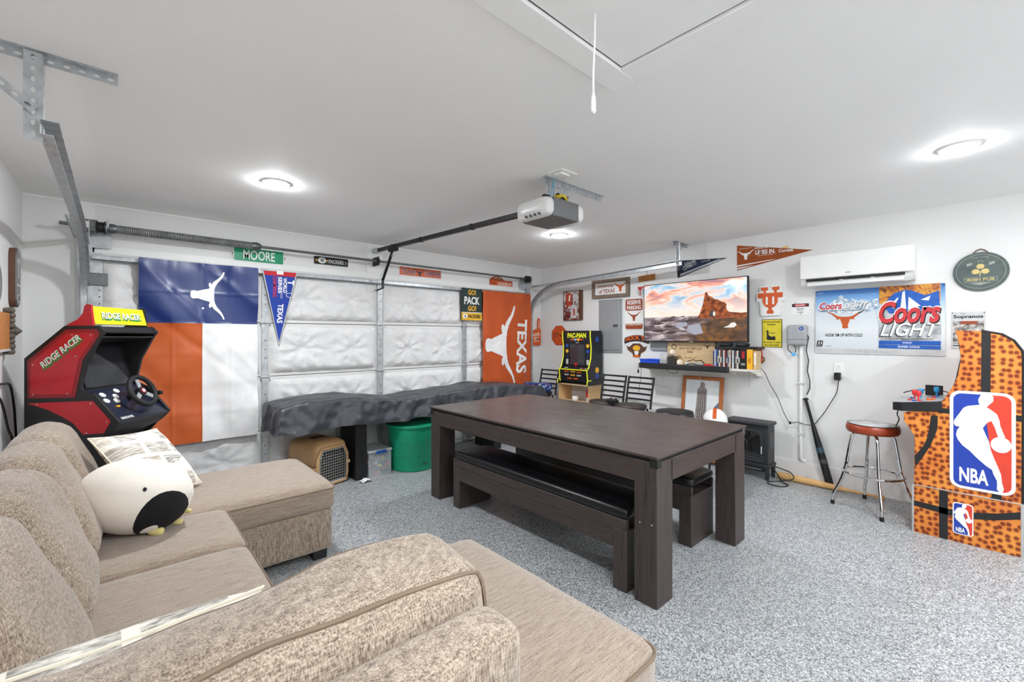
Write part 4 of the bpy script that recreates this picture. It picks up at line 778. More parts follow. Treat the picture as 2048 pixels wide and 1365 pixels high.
SIL = [(0.345, 1.043), (0.333, 1.026), (0.324, 0.999), (0.326, 0.978), (0.331, 0.965), (0.275, 0.951), (0.255, 0.936), (0.237, 0.899), (0.21, 0.844), (0.208, 0.822), (0.216, 0.806), (0.237, 0.802), (0.225, 0.781), (0.219, 0.746), (0.228, 0.713), (0.249, 0.678), (0.284, 0.646), (0.319, 0.602), (0.359, 0.56), (0.387, 0.538), (0.393, 0.51), (0.408, 0.472), (0.409, 0.44), (0.408, 0.415), (0.42, 0.396), (0.434, 0.401), (0.439, 0.423), (0.431, 0.462), (0.426, 0.518), (0.415, 0.556), (0.398, 0.61), (0.382, 0.665), (0.373, 0.722), (0.345, 0.81), (0.365, 0.849), (0.384, 0.863), (0.398, 0.825), (0.414, 0.758), (0.445, 0.763), (0.434, 0.798), (0.423, 0.837), (0.42, 0.87), (0.409, 0.91), (0.384, 0.935), (0.362, 0.953), (0.376, 0.972), (0.392, 0.994), (0.393, 1.023), (0.376, 1.048)]
def league(parent, x0, x1, z0, z1, y):
    """the league emblem fitted into a rectangle"""
    fx = lambda x: x0 + (x - .188) / .302 * (x1 - x0); fz = lambda z: z0 + (z - .381) / .671 * (z1 - z0); k = (x1 - x0) / .302
    em = flat('emblem_border', rrect(x0, x1, z0, z1, .055 * k), 'white', parent, y, .003); y -= .003
    flat('emblem_blue', rrect(x0 + .018 * k, x1 - .018 * k, z0 + .018 * k, z1 - .018 * k, .042 * k), 'nba_blue', em, y, .0008)
    red = [(.348, 1.034), (.353, .952), (.376, .706), (.415, .466), (.424, .399)] + [(.472 - .042 + .042 * math.cos(R(q)), .399 + .042 + .042 * math.sin(R(q))) for q in range(-90, 1, 15)] + [(.472 - .042 + .042 * math.cos(R(q)), 1.034 - .042 + .042 * math.sin(R(q))) for q in range(0, 91, 15)]
    flat('emblem_red', [(fx(x), fz(z)) for x, z in red], 'nba_red', em, y - .0008, .0008)
    flat('player_silhouette', [(fx(x), fz(z)) for x, z in SIL], 'white', em, y - .0016, .0008); flat('ball', [(fx(.426 + .046 * math.cos(R(q))), fz(.711 + .052 * math.sin(R(q)))) for q in range(0, 360, 15)], 'white', em, y - .0016, .0009)
    text('NBA', 'white', em, fx(.303), fz(.478), .136 * k, .1 * (z1 - z0) / .671, y - .0008, .03)
league(na, .188, .490, .381, 1.052, -.0015); league(na, .2025, .302, .06, .276, -.0015)
# control deck with sticks and buttons
P('deck_print', 'a9acae', .3, noise=(.25, 14)); P('stick_blue', '2f9ad0', .3); P('stick_red', 'e0343c', .3)
dk = MB(); pl_ = [(-.063, -.012), (.15, -.012), (.17, NW + .01), (-.12, NW + .01), (-.12, .05)]
A_ = [dk.bm.verts.new((x, y, .868 + .03 * (x + .12) / .3)) for x, y in pl_]; B_ = [dk.bm.verts.new((x, y, .928 + .045 * (x + .12) / .3)) for x, y in pl_]
dk.bm.faces.new(A_[::-1]); dk.bm.faces.new(B_)
for i in range(5): dk.bm.faces.new((A_[i], A_[(i + 1) % 5], B_[(i + 1) % 5], B_[i]))
O('control_deck', dk, 'arc_black', na, bevel=.003)
dt = MB(); pt_ = [(-.061, -.010), (.148, -.010), (.168, NW + .008), (-.118, NW + .008), (-.118, .051)]; C_ = [dt.bm.verts.new((x, y, .9295 + .045 * (x + .12) / .3)) for x, y in pt_]; D_ = [dt.bm.verts.new((v_.co.x, v_.co.y, v_.co.z + .002)) for v_ in C_]
dt.bm.faces.new(C_[::-1]); dt.bm.faces.new(D_)
for i in range(5): dt.bm.faces.new((C_[i], C_[(i + 1) % 5], D_[(i + 1) % 5], D_[i]))
O('deck_overlay', dt, 'deck_print', na)
zt = lambda x: .932 + .045 * (x + .12) / .3
for x, y, m_ in ((.02, .09, 'stick_red'), (-.01, .2, 'stick_red'), (.02, .26, 'stick_blue'), (.1, .36, 'stick_blue')):
    O('joystick', MB().cyl((x, y, zt(x)), (x, y, zt(x) + .03), .005, n=8).lathe([(.006, .025), (.014, .035), (.018, .055), (.014, .068), (.004, .072)], 14, (x, y, zt(x))), m_, na)
for x, y, m_ in ((.08, .06, 'orange'), (.1, .1, 'orange'), (.07, .13, 'orange'), (.0, .04, 'blue'), (.03, .03, 'red'), (-.03, .12, 'red'), (-.03, .25, 'blue'), (.09, .27, 'red'), (.11, .31, 'blue')):
    O('button', MB().lathe([(.013, 0), (.013, .005), (.009, .008)], 14, (x, y, zt(x))), m_, na)
B('power_box', 'black', na, .03, .13, .44, .475, .96, 1.04, bevel=.003)
O('power_cable', MB().tube(smooth_path([(.03, .45, 1.0), (-.04, .46, .99), (-.1, .45, .965)]), .004, 6).tube(smooth_path([(.13, .45, 1.0), (.18, .44, .985), (.2, .4, .97)]), .004, 6), 'black', na)
O('dangling_wire', MB().tube(smooth_path([(-.1, .2, .87), (-.11, .19, .82), (-.1, .2, .78), (-.12, .2, .72)]), .004, 6), 'black', na)

# ------------------------------------------------------------------ bar stool with a red padded seat
P('seat_red', '9c3f22', .3, noise=(.08, 12)); P('seat_print', 'b9babb', .2, noise=(.35, 9)); P('seat_black', '17171a', .4, noise=(.1, 20))
def stool(name, lab, loc, rz, edge, top):
    r = T(name, lab, 'stool', loc, rz)
    O('seat_pad', MB().lathe([(.14, .628), (.165, .632), (.176, .65), (.177, .68), (.168, .700), (.15, .706)], 40), edge, r, smooth=60); O('seat_top', MB().lathe([(.162, .702), (.158, .708), (.08, .712), (.01, .713)], 40), top, r, smooth=60)
    O('seat_trim', MB().tube([(.164 * math.cos(R(q)), .164 * math.sin(R(q)), .703) for q in range(0, 360, 9)], .004, 6, closed=True), 'black', r)
    for q in range(4):
        a_ = R(45 + 90 * q); c_, s_ = math.cos(a_), math.sin(a_)
        pp = smooth_path([(k * c_, k * s_, z) for k, z in ((.04, .622), (.10, .62), (.135, .60), (.146, .55), (.165, .42), (.185, .30), (.215, .2), (.25, .12), (.265, .075), (.268, .022))], 3)
        lg = O('leg', MB().tube(pp, .0115, 10), 'chrome', r); O('foot_cap', MB().lathe([(.014, 0), (.0145, .02), (.0125, .034)], 12, (.268 * c_, .268 * s_, 0)), 'rubber', lg)
    O('foot_ring', MB().tube([(.197 * math.cos(R(q)), .197 * math.sin(R(q)), .295) for q in range(0, 360, 8)], .010, 8, closed=True), 'chrome', r)
    return r
stool('bar_stool', 'chrome bar stool with padded red vinyl seat beside basketball cabinet', (4.61, .665, 0), -25, 'seat_red', 'seat_print')
stool('bar_stool', 'bar stool with black round seat half hidden behind the long table', (3.98, 2.06, 0), 20, 'seat_black', 'seat_black')

# ------------------------------------------------------------------ bats
P('bat_black', '17181c', .3, noise=(.2, 20)); P('bat_wood', 'd9ad72', .45, noise=(.12, 10)); P('tape', '202022', .85)
def bat(name, lab, p, q, m_):
    p, q = Vector(p), Vector(q); d_ = (q - p); r = T(name, lab, 'bat', p); Ln = d_.length; d_.normalize(); r.rotation_euler = d_.to_track_quat('Z', 'Y').to_euler()
    O('barrel', MB().lathe([(.012, 0), (.030, .006), (.033, .03), (.033, Ln * .3), (.028, Ln * .48), (.019, Ln * .66), (.0135, Ln * .72)], 20), m_, r, smooth=60)
    O('grip', MB().lathe([(.0135, Ln * .72), (.0125, Ln * .85), (.0125, Ln * .965), (.014, Ln * .975)], 16), 'tape' if m_ == 'bat_black' else m_, r, smooth=60); O('knob', MB().lathe([(.014, Ln * .972), (.024, Ln * .98), (.024, Ln * .992), (.014, Ln)], 16), m_, r, smooth=60)
    return r
b1 = bat('baseball_bat', 'black baseball bat leaning on the white wall beside red stool', (4.973, 1.03, .022), (5.005, 1.235, .82), 'bat_black')
O('label_mark', MB().lathe([(.0335, .2), (.0335, .24)], 20, cap=False), 'dgrey', b1); O('label_mark', MB().lathe([(.0325, .3), (.0315, .35)], 20, cap=False), P('label_teal', '33525f', .4), b1)
bat('baseball_bat', 'pale wooden baseball bat lying on the floor along the wall', (4.91, 1.455, .035), (4.905, .625, .026), 'bat_wood')

# ------------------------------------------------------------------ electric stove heater
P('stove', '2c2d30', .5, noise=(.12, 20)); P('stove_glass', '1a1a1b', .12)
sv = T('stove_heater', 'black electric stove heater with arched glass door by the wall', 'heater', (4.735, 1.89, 0), -90)
B('body', 'stove', sv, .015, .405, .015, .2, .14, .53, bevel=.004); B('top', 'stove', sv, -.005, .425, -.012, .21, .53, .565, bevel=.012); B('base_plate', 'stove', sv, .0, .42, -.002, .208, .12, .15, bevel=.006); B('ash_apron', 'stove', sv, .05, .37, .02, .19, .075, .12, bevel=.004)
for x in (.01, .375):
    for y in (.0, .17): O('leg', MB().prism([(x, .13), (x + .04, .13), (x + .035, .0), (x + .008, 0)], y, y + .035), 'stove', sv, bevel=.004)
dr = O('door', MB().prism([(.06, .24), (.36, .24), (.36, .44)] + [(.21 + .15 * math.cos(R(q)), .44 + .05 * math.sin(R(q))) for q in range(15, 166, 15)] + [(.06, .44)], .003, .016), 'stove', sv, bevel=.003)
flat('window', [(.085, .265), (.335, .265), (.335, .42)] + [(.21 + .125 * math.cos(R(q)), .42 + .045 * math.sin(R(q))) for q in range(15, 166, 15)] + [(.085, .42)], 'stove_glass', dr, .003, .001)
O('tracery', MB().tube(smooth_path([(.21, 0, .27), (.21, 0, .35), (.17, 0, .41), (.12, 0, .44)]), .005, 6).tube(smooth_path([(.21, 0, .35), (.25, 0, .41), (.3, 0, .44)]), .005, 6), 'stove', dr); O('handle', MB().tube([(.352, -.008, .33), (.352, -.016, .3), (.352, -.012, .26)], .007, 8), 'bolt', dr)
for z in (.175, .2, .225): B('vent_louver', 'dgrey', sv, .06, .36, .006, .016, z, z + .012, bevel=.002)
B('lower_grille', 'grey', sv, .08, .34, .012, .02, .095, .1, bevel=0)
O('side_vent', MB().box(.405, .408, .05, .17, .3, .46), 'dgrey', sv)
O('power_cord', MB().tube(smooth_path([(.40, .15, .1), (.45, .12, .06), (.52, .04, .012), (.58, .0, .006), (.56, -.09, .006), (.46, -.1, .006), (.42, -.04, .006), (.48, .05, .006), (.6, .08, .05), (.57, .13, .09), (.5, .16, .1), (.43, .14, .12)], 5), .005, 6), 'black', sv)
# ------------------------------------------------------------------ dining pool table and its two benches
def wood(name, a_, b_, rough, axis):
    t = NT(name); sc = [30, 30, 30]; sc[axis] = 1.6; v = t.co(scale=sc); n = t.noise(v, 1.6, 5, .6, .8)
    t.base(t.ramp(n, [(.3, a_), (.5, b_), (.7, a_)])); t.set(Roughness=rough); t.bump(t.noise(v, 3, 4), .08, .002); return reg(name, t)
wood('wenge_y', '2b2523', '453b38', .42, 1); wood('wenge_x', '2b2523', '453b38', .42, 0); wood('wenge_z', '2b2523', '453b38', .42, 2)
t = NT('wenge_top'); v = t.co(scale=(26, 1.4, 26)); n = t.noise(v, 1.6, 5, .6, .6); t.base(t.ramp(n, [(.3, '3d3432'), (.5, '4d4340'), (.7, '3d3432')])); t.set(Roughness=.36)
smg = t.noise(t.co(scale=(2, 1.2, 2)), 2.5, 4, .6, 1); rr = t.n('ShaderNodeMapRange'); rr.inputs['From Min'].default_value = .35; rr.inputs['From Max'].default_value = .7; rr.inputs['To Min'].default_value = .3; rr.inputs['To Max'].default_value = .46; t.l(smg, rr.inputs[0]); t.l(rr.outputs[0], t.b.inputs['Roughness']); reg('wenge_top', t)
tb = T('pool_table', 'long dark brown wooden dining pool table in the middle of room', 'table', (2.075, 1.17, 0))
TX, TY = 1.19, 2.2
B('table_top', 'wenge_top', tb, -.012, TX + .012, -.008, TY + .01, .786, .8, bevel=.002); B('rail_gap', 'black_matte', tb, .012, TX - .012, .012, TY - .012, .764, .786, bevel=0)
for nm, b_, m_ in (('apron', (.0, .03, .13, TY - .13, .644, .764), 'wenge_y'), ('apron', (TX - .03, TX, .13, TY - .13, .644, .764), 'wenge_y'), ('apron', (.15, TX - .15, 0, .03, .644, .764), 'wenge_x'), ('apron', (.15, TX - .15, TY - .03, TY, .644, .764), 'wenge_x'), ('cabinet_bottom', (.03, TX - .03, .03, TY - .03, .655, .67), 'black_matte')):
    B(nm, m_, tb, *b_, bevel=.003)
for x in (0, TX - .165):
    for y in (0, TY - .135): lg = B('leg', 'wenge_z', tb, x, x + .165, y, y + .135, 0, .764, bevel=.004)
for x in (-.003, TX - .042):
    for y in (-.003, TY - .042): B('corner_plate', 'steel_dark' if x > 1 and y < 1 else 'black', tb, x, x + .045, y, y + .045, .735, .79, bevel=.002)
for x, z in ((-.0015, .43), (-.0015, .435)): O('screw_cap', MB().lathe([(.004, 0), (.004, .002)], 8, (x, .03 if z > .432 else .1, z), 'x'), 'lgrey', tb)
P('leather_black', '101013', .32, noise=(.15, 12), bump=(.12, 90, .002))
def bench(lab, x):
    b_ = T('bench', lab, 'bench', (x, 1.36, 0), 0, 'benches under the long table'); W_, L_ = .34, 1.68
    def cf(p, u, v, tt): return p + Vector((0, 0, .008 * max(0, tt) * (1 - u * u) * (1 - v ** 4)))
    O('cushion', MB().rbox(W_ + .01, L_ + .006, .06, .022, 10, cf, (W_ / 2, L_ / 2, .435)), 'leather_black', b_, smooth=60)
    B('apron', 'wenge_y', b_, 0, .025, 0, L_, .345, .405, bevel=.003); B('apron', 'wenge_y', b_, W_ - .025, W_, 0, L_, .345, .405, bevel=.003); B('lower_rail', 'wenge_y', b_, .002, .03, .09, L_ - .09, .23, .343, bevel=.003); B('lower_rail', 'wenge_y', b_, W_ - .03, W_ - .002, .09, L_ - .09, .23, .343, bevel=.003)
    for y in (0, L_ - .09): B('end_leg', 'wenge_z', b_, .001, W_ - .001, y, y + .09, 0, .344, bevel=.004)
    return b_
bench('black padded bench tucked under the near side of dark table', 2.085); bench('black padded bench tucked under the far side of dark table', 2.86)

# ------------------------------------------------------------------ sectional sofa
t = NT('chenille'); v1 = t.co(scale=(300, 300, 28)); v2 = t.co(scale=(45, 45, 360)); a1 = t.noise(v1, 1, 2, .6); a2 = t.noise(v2, 1, 2, .6); big = t.noise(t.co(), 3.2, 3)
mx = t.n('ShaderNodeMath', operation='ADD'); w1 = t.n('ShaderNodeMath', operation='MULTIPLY'); w1.inputs[1].default_value = 1.25; t.l(a1, w1.inputs[0]); w2 = t.n('ShaderNodeMath', operation='MULTIPLY'); w2.inputs[1].default_value = .75; t.l(a2, w2.inputs[0]); t.l(w1.outputs[0], mx.inputs[0]); t.l(w2.outputs[0], mx.inputs[1]); m2 = t.n('ShaderNodeMath', operation='MULTIPLY'); m2.inputs[1].default_value = .5; t.l(mx.outputs[0], m2.inputs[0])
c = t.ramp(m2.outputs[0], [(.36, '5c4e43'), (.45, '8a7a6b'), (.55, 'aa9a89'), (.66, 'c5b6a4')]); t.base(t.mix(c, t.ramp(big, [(.35, 'e6e2de'), (.65, 'ffffff')]), .6, 'MULTIPLY')); t.set(Roughness=.85, Sheen_Weight=.3); t.bump(m2.outputs[0], .5, .004); reg('chenille', t)
t = NT('chenille_seat'); v1 = t.co(scale=(14, 190, 190)); a1 = t.noise(v1, 1, 3, .6); a3 = t.noise(t.co(scale=(200, 200, 200)), 1, 2); mx = t.n('ShaderNodeMath', operation='MULTIPLY_ADD'); mx.inputs[1].default_value = .6; t.l(a1, mx.inputs[0]); m4 = t.n('ShaderNodeMath', operation='MULTIPLY'); m4.inputs[1].default_value = .4; t.l(a3, m4.inputs[0]); t.l(m4.outputs[0], mx.inputs[2])
t.base(t.ramp(mx.outputs[0], [(.34, '756659'), (.47, '958576'), (.58, 'a39383'), (.7, 'b3a392')])); t.set(Roughness=.85, Sheen_Weight=.35); t.bump(mx.outputs[0], .35, .003); reg('chenille_seat', t)
P('piping', '7d6c5b', .85)
so = T('sectional_sofa', 'taupe chenille U-shaped sectional sofa filling the left foreground', 'sofa', (0, 0, 0))
def lump(amp, k, sd):
    return lambda p, u, v, tt: p + Vector((0, 0, amp * max(0, tt) * (1 - u ** 4) * (1 - v ** 4))) + Vector((nz(p.x * k, p.y * k, sd), nz(p.y * k, p.z * k, sd + 5), nz(p.z * k, p.x * k, sd + 9))) * .006
def block(name, x0, x1, y0, y1, z0, z1, r, mat, amp=.0, n=10, sd=1, parent=so):
    return O(name, MB().rbox(x1 - x0, y1 - y0, z1 - z0, r, n, lump(amp, 5, sd), ((x0 + x1) / 2, (y0 + y1) / 2, (z0 + z1) / 2)), mat, parent, smooth=180)
def pipe_loop(o, x0, x1, y0, y1, z, r=.03, rad=.005):
    pts = [(x, y, z) for x, y in rrect(x0, x1, y0, y1, r, 4)]
    return O('piping', MB().tube(pts, rad, 6, closed=True), 'piping', o)
block('base', -.5, .42, .66, 2.9, .06, .33, .02, 'chenille', sd=1); block('chaise_base', -.5, 1.03, 2.862, 3.65, .06, .325, .02, 'chenille', sd=2); block('near_base', -.5, 1.235, .67, 1.66, .06, .33, .02, 'chenille', sd=3)
for nm, b_, sd in (('seat_cushion', (-.3, .452, 2.315, 2.852, .318, .475), 4), ('seat_cushion', (-.3, .45, 1.66, 2.312, .318, .475), 5)):
    s_ = block(nm, *b_, .04, 'chenille_seat', .02, 14, sd); pipe_loop(s_, b_[0], b_[1] - .003, b_[2] + .002, b_[3] - .002, b_[5] - .022)
s_ = block('chaise_cushion', -.3, 1.05, 2.845, 3.665, .315, .475, .045, 'chenille_seat', .022, 16, 6); pipe_loop(s_, -.3, 1.048, 2.848, 3.662, .452, .04)
s_ = block('chaise_cushion', -.3, 1.255, .69, 1.69, .318, .482, .06, 'chenille_seat', .022, 16, 7); pipe_loop(s_, -.3, 1.254, .692, 1.688, .45, .05)
block('left_back', -.515, -.42, .66, 3.64, .06, .8, .03, 'chenille', sd=8); block('near_back', -.5, .588, .60, .735, .06, .88, .04, 'chenille', .0, 12, sd=9)
for i, (y0, y1) in enumerate(((2.96, 3.58), (2.42, 2.97), (1.86, 2.43), (1.3, 1.87))):
    def bk(p, u, v, tt, i=i):
        b_ = 1 - .18 * (abs(v) ** 3) ; q = Vector((p.x * (1.0 + .25 * (1 - v * v) * (1 - tt * tt) * .8), p.y, p.z * (1 + .05 * (1 - v * v))))
        q += Vector((nz(p.y * 5, p.z * 5, i), nz(p.x * 5, p.z * 5, i + 3), nz(p.y * 4, p.x * 4, i + 7))) * .018
        a_ = R(-22); return Vector((q.x * math.cos(a_) + q.z * math.sin(a_), q.y, -q.x * math.sin(a_) + q.z * math.cos(a_)))
    bc = O('back_cushion', MB().rbox(.22, y1 - y0 + .01, .52, .10, 14, bk, (-.235, (y0 + y1) / 2, .70)), 'chenille', so, smooth=180)
# the big loose back cushion that rises in front of the camera
def nb(p, u, v, tt):
    q = Vector((p.x + .02 * tt * u, p.y * (1 + .22 * (1 - u * u) * (1 - tt * tt)), p.z * (1 - .05 * u * u * (tt > 0)) + .012 * math.sin(p.x * 9) * max(0, tt)))
    q += Vector((nz(p.z * 4, p.x * 4, 3), nz(p.x * 4, p.z * 4, 1), nz(p.x * 5, p.y * 5, 2))) * .02
    a_ = R(10); return Vector((q.x, q.y * math.cos(a_) - q.z * math.sin(a_) * -1 * 0 + q.z * .12, q.z))
bc = O('back_cushion', MB().rbox(.88, .23, .50, .06, 16, nb, (.175, .85, .69)), 'chenille', so, smooth=180)
def nbpt(u, v, tt):
    w_, d_, h_, r_ = .88, .23, .50, .06; hw = Vector((w_ / 2, d_ / 2, h_ / 2)); p = Vector((u * hw.x, v * hw.y, tt * hw.z)); q = Vector([max(-a + r_, min(a - r_, k)) for k, a in zip(p, hw)]); dd = p - q
    if dd.length > 1e-6: p = q + dd.normalized() * r_
    return nb(p, u, v, tt) + Vector((.175, .85, .69))
for vv in (-1, 1):
    lp = [nbpt(-1 + 2 * k / 30, vv * .99, 1) for k in range(31)] + [nbpt(1, vv * .99, 1 - 2 * k / 14) for k in range(1, 15)]
    O('piping', MB().tube([q + Vector((0, vv * .002, .001)) for q in lp], .005, 6), 'piping', bc)
for x, y in ((.96, 2.93), (.96, 3.58), (1.17, .75), (1.17, 1.6), (-.42, 3.58), (.34, 1.75)): O('foot', MB().prism([(x - .04, 0.0), (x + .04, 0), (x + .045, .065), (x - .045, .065)], y - .04, y + .04), 'black', so, bevel=.003)

# ------------------------------------------------------------------ throw pillows and plush bird
t = NT('stone_print'); v = t.co(scale=(1, 1, 1), rot=(0, 0, .12)); bk_ = t.n('ShaderNodeTexBrick'); bk_.inputs['Scale'].default_value = 3.4; bk_.inputs['Brick Width'].default_value = .6; bk_.inputs['Row Height'].default_value = .36; bk_.inputs['Mortar Size'].default_value = .05; bk_.inputs['Mortar Smooth'].default_value = .1; bk_.offset = .37
bk_.inputs['Color1'].default_value = lin('86847f'); bk_.inputs['Color2'].default_value = lin('b8a894'); bk_.inputs['Mortar'].default_value = lin('eeeae0'); t.l(v, bk_.inputs['Vector'])
st_ = t.noise(t.co(scale=(12, 130, 1)), 1, 4, .7); stm = t.ramp(st_, [(.44, '000000'), (.62, 'ffffff')]); bl = t.noise(t.co(), 6, 2); blm = t.ramp(bl, [(.56, '000000'), (.62, 'ffffff')])
t.base(t.mix(t.mix(bk_.outputs['Color'], 'eeeae0', stm), 'eeeae0', blm)); t.set(Roughness=.8); t.bump(t.noise(t.co(), 160, 2), .2, .002); reg('stone_print', t)
def pillow(name, lab, c_, ux, vx, w_, h_, th):
    ux, vx = Vector(ux).normalized(), Vector(vx); vx = (vx - ux * vx.dot(ux)).normalized(); nx_ = ux.cross(vx)
    r = T(name, lab, 'pillow', c_); m = Matrix((ux, vx, nx_)).transposed(); r.rotation_euler = m.to_euler()
    for nm, sg in (('front', 1), ('back', -1)):
        def pf(u, v):
            a_, b_ = 2 * u - 1, 2 * v - 1; e = max(0, (1 - abs(a_) ** 2.6) * (1 - abs(b_) ** 2.6)) ** .55
            return Vector((a_ * w_ / 2 * (1 - .07 * (1 - b_ * b_) * a_ * a_), b_ * h_ / 2 * (1 - .07 * (1 - a_ * a_) * b_ * b_), sg * (th / 2 * e + .006 * e * nz(a_ * 3, b_ * 3, sg))))
        O(nm, MB().grid(pf, 28, 28), 'stone_print', r, smooth=180, recalc=False)
    pts = [Vector((a_ * w_ / 2 * (1 - .07 * (1 - b_ * b_) * a_ * a_), b_ * h_ / 2 * (1 - .07 * (1 - a_ * a_) * b_ * b_), 0)) for a_, b_ in [(k / 6, -1) for k in range(-6, 6)] + [(1, k / 6) for k in range(-6, 6)] + [(-k / 6, 1) for k in range(-6, 6)] + [(-1, -k / 6) for k in range(-6, 6)]]
    O('seam', MB().tube(pts, .004, 5, closed=True), 'cream', r); return r
pillow('throw_pillow', 'white patterned throw pillow propped behind the plush bird', (.135, 3.26, .70), (.3, .35, -.045), (-.265, .14, .33), .46, .45, .15)
pillow('throw_pillow', 'white patterned throw pillow mostly hidden behind near sofa back cushion', (-.0, 1.185, .668), (1, 0, .01), (0, -.3, .95), .50, .38, .2)
P('plush_white', 'efe9df', .95, noise=(.03, 8), bump=(.4, 220, .003), Sheen_Weight=.5); P('plush_black', '101014', .95, bump=(.4, 220, .003)); P('plush_yellow', 'd8cb86', .9); P('bead', '0a0a0c', .15)
bd = T('plush_bird', 'round white plush bird with black face lying on the sofa', 'plush toy', (.065, 2.77, .66)); dx = Vector((.80, -.52, -.17)).normalized(); dz = Vector((.1, -.05, 1)); dz = (dz - dx * dz.dot(dx)).normalized(); dy = dz.cross(dx); bd.rotation_euler = Matrix((dx, dy, dz)).transposed().to_euler()
def bs(u, v, k=1.0):
    th, ph = math.pi * u, 2 * math.pi * v; x = math.cos(th); s_ = math.sin(th) ** .82
    return Vector((.225 * x * k, .19 * s_ * math.cos(ph) * k, .168 * s_ * math.sin(ph) * k))
O('body', MB().grid(lambda u, v: bs(.001 + .998 * u, v), 32, 40), 'plush_white', bd, smooth=180)
# face patch: part of the body surface around the front lower end
fm = MB(); fd = Vector((.95, -.42, -.36)).normalized(); fa = fd.cross(Vector((0, 0, 1))).normalized(); fb = fa.cross(fd)
def surf(d_, k=1.0):
    d_ = d_.normalized(); lo, hi = 0, .4
    for _ in range(24):
        md = (lo + hi) / 2; p = d_ * md; f_ = (p.x / .225) ** 2 + ((p.y / .19) ** 2 + (p.z / .168) ** 2) ** (1 / .82)
        lo, hi = (md, hi) if f_ < 1 else (lo, md)
    return d_ * lo * k
def patch(name, cd, ra_, rb_, rot_, mat, k, n=24, m_=8):
    a_ = cd.cross(Vector((0, 0, 1))).normalized(); b_ = a_.cross(cd); ca, sa = math.cos(R(rot_)), math.sin(R(rot_)); a2, b2 = a_ * ca + b_ * sa, b_ * ca - a_ * sa; mb = MB()
    mb.grid(lambda u, v: surf(cd + a2 * (ra_ * v * math.cos(2 * math.pi * u)) + b2 * (rb_ * v * math.sin(2 * math.pi * u)), k + .006 + .01 * (1 - v ** 6)), n, m_, wrapu=True)
    return O(name, mb, mat, bd, smooth=180)
patch('face_patch', fd, .85, .62, 70, 'plush_black', 1.0); patch('cheek', Vector((.80, -.62, -.62)).normalized(), .13, .19, 20, 'plush_white', 1.02); patch('eye', Vector((.5, -.66, .42)).normalized(), .035, .05, 0, 'bead', 1.012)
for d_, r_ in ((Vector((.93, -.45, -.75)), .03), (Vector((1, -.02, -.5)), .022), (Vector((1, .1, -.25)), .016)):
    p = surf(d_); O('beak_tuft', MB().rbox(r_ * 2.2, r_ * 1.3, r_ * 1.3, r_ * .6, 5, None, p * 1.04), 'plush_yellow', bd, smooth=180)

# ------------------------------------------------------------------ covered game table along the garage door
P('cover_cloth', '3a3d43', .42, noise=(.12, 6), bump=(.5, 9, .02)); cv = T('covered_game_table', 'long game table under a draped black cover by garage door', 'table', (0, 0, 0))
X0, X1, Y0, Y1 = 1.06, 4.28, 4.14, 4.66
def topz(x): 
    ks = [(1.0, .80), (1.3, .835), (1.65, .84), (1.95, .80), (2.2, .765), (2.6, .78), (3.0, .805), (3.35, .825), (3.8, .80), (4.3, .74)]
    for (a_, za), (b_, zb) in zip(ks, ks[1:]):
        if x <= b_: s_ = max(0, min(1, (x - a_) / (b_ - a_))); s_ = s_ * s_ * (3 - 2 * s_); return za + (zb - za) * s_
    return ks[-1][1]
def cvf(u, v):
    m_ = .235; x = X0 - m_ + u * (X1 - X0 + 2 * m_); y = Y0 - m_ + v * (Y1 - Y0 + 2 * m_)
    cx_, cy_ = max(X0, min(X1, x)), max(Y0, min(Y1, y)); ex, ey = x - cx_, y - cy_; e = max(abs(ex), abs(ey)) ; z = topz(cx_) + .012 * nz(x * 4, y * 5) - .012 * abs(nz(x * 5 + y * 7, y * 12)) - .006 * abs(nz(x * 12, y * 20))
    s_ = cx_ * 1.0 if abs(ey) >= abs(ex) else cy_ * 1.3
    if e > 0:
        wv = math.sin(s_ * 15 + 3.5 * nz(s_ * 2.1, 4) + e * 6) * .55 + .8 * nz(s_ * 8, e * 6, 1.7); dpt = min(1, e / .2); out = dpt ** .7 * (.03 + .042 * wv) + .012 * nz(s_ * 16, e * 14)
        hem = 1 + .14 * math.sin(s_ * 4.1 + 1) + .25 * max(0, 1 - abs(cx_ - 1.2) / .35) ; drop = e * hem * .92 * (1 - .35 * math.exp(-(e / .05) ** 2) * 0)
        sg = (math.copysign(1, ex) if ex else 0, math.copysign(1, ey) if ey else 0); kx = abs(ex) / max(e, 1e-6); ky = abs(ey) / max(e, 1e-6)
        return Vector((cx_ + sg[0] * kx * (out + .02), min(4.685, cy_ + sg[1] * ky * (out + .02)), z - drop - .01 * dpt))
    return Vector((x, y, z))
o_ = O('cover', MB().grid(cvf, 300, 70), 'cover_cloth', cv, smooth=180); s_ = o_.modifiers.new('thick', 'SOLIDIFY'); s_.thickness = .003; s_.offset = -1
for x in (1.73, 3.5): B('leg', 'black', cv, x, x + .116, 4.2, 4.6, 0, .66, bevel=.004)
B('playfield_body', 'black_matte', cv, 1.12, 4.22, 4.2, 4.6, .63, .72, bevel=.006)

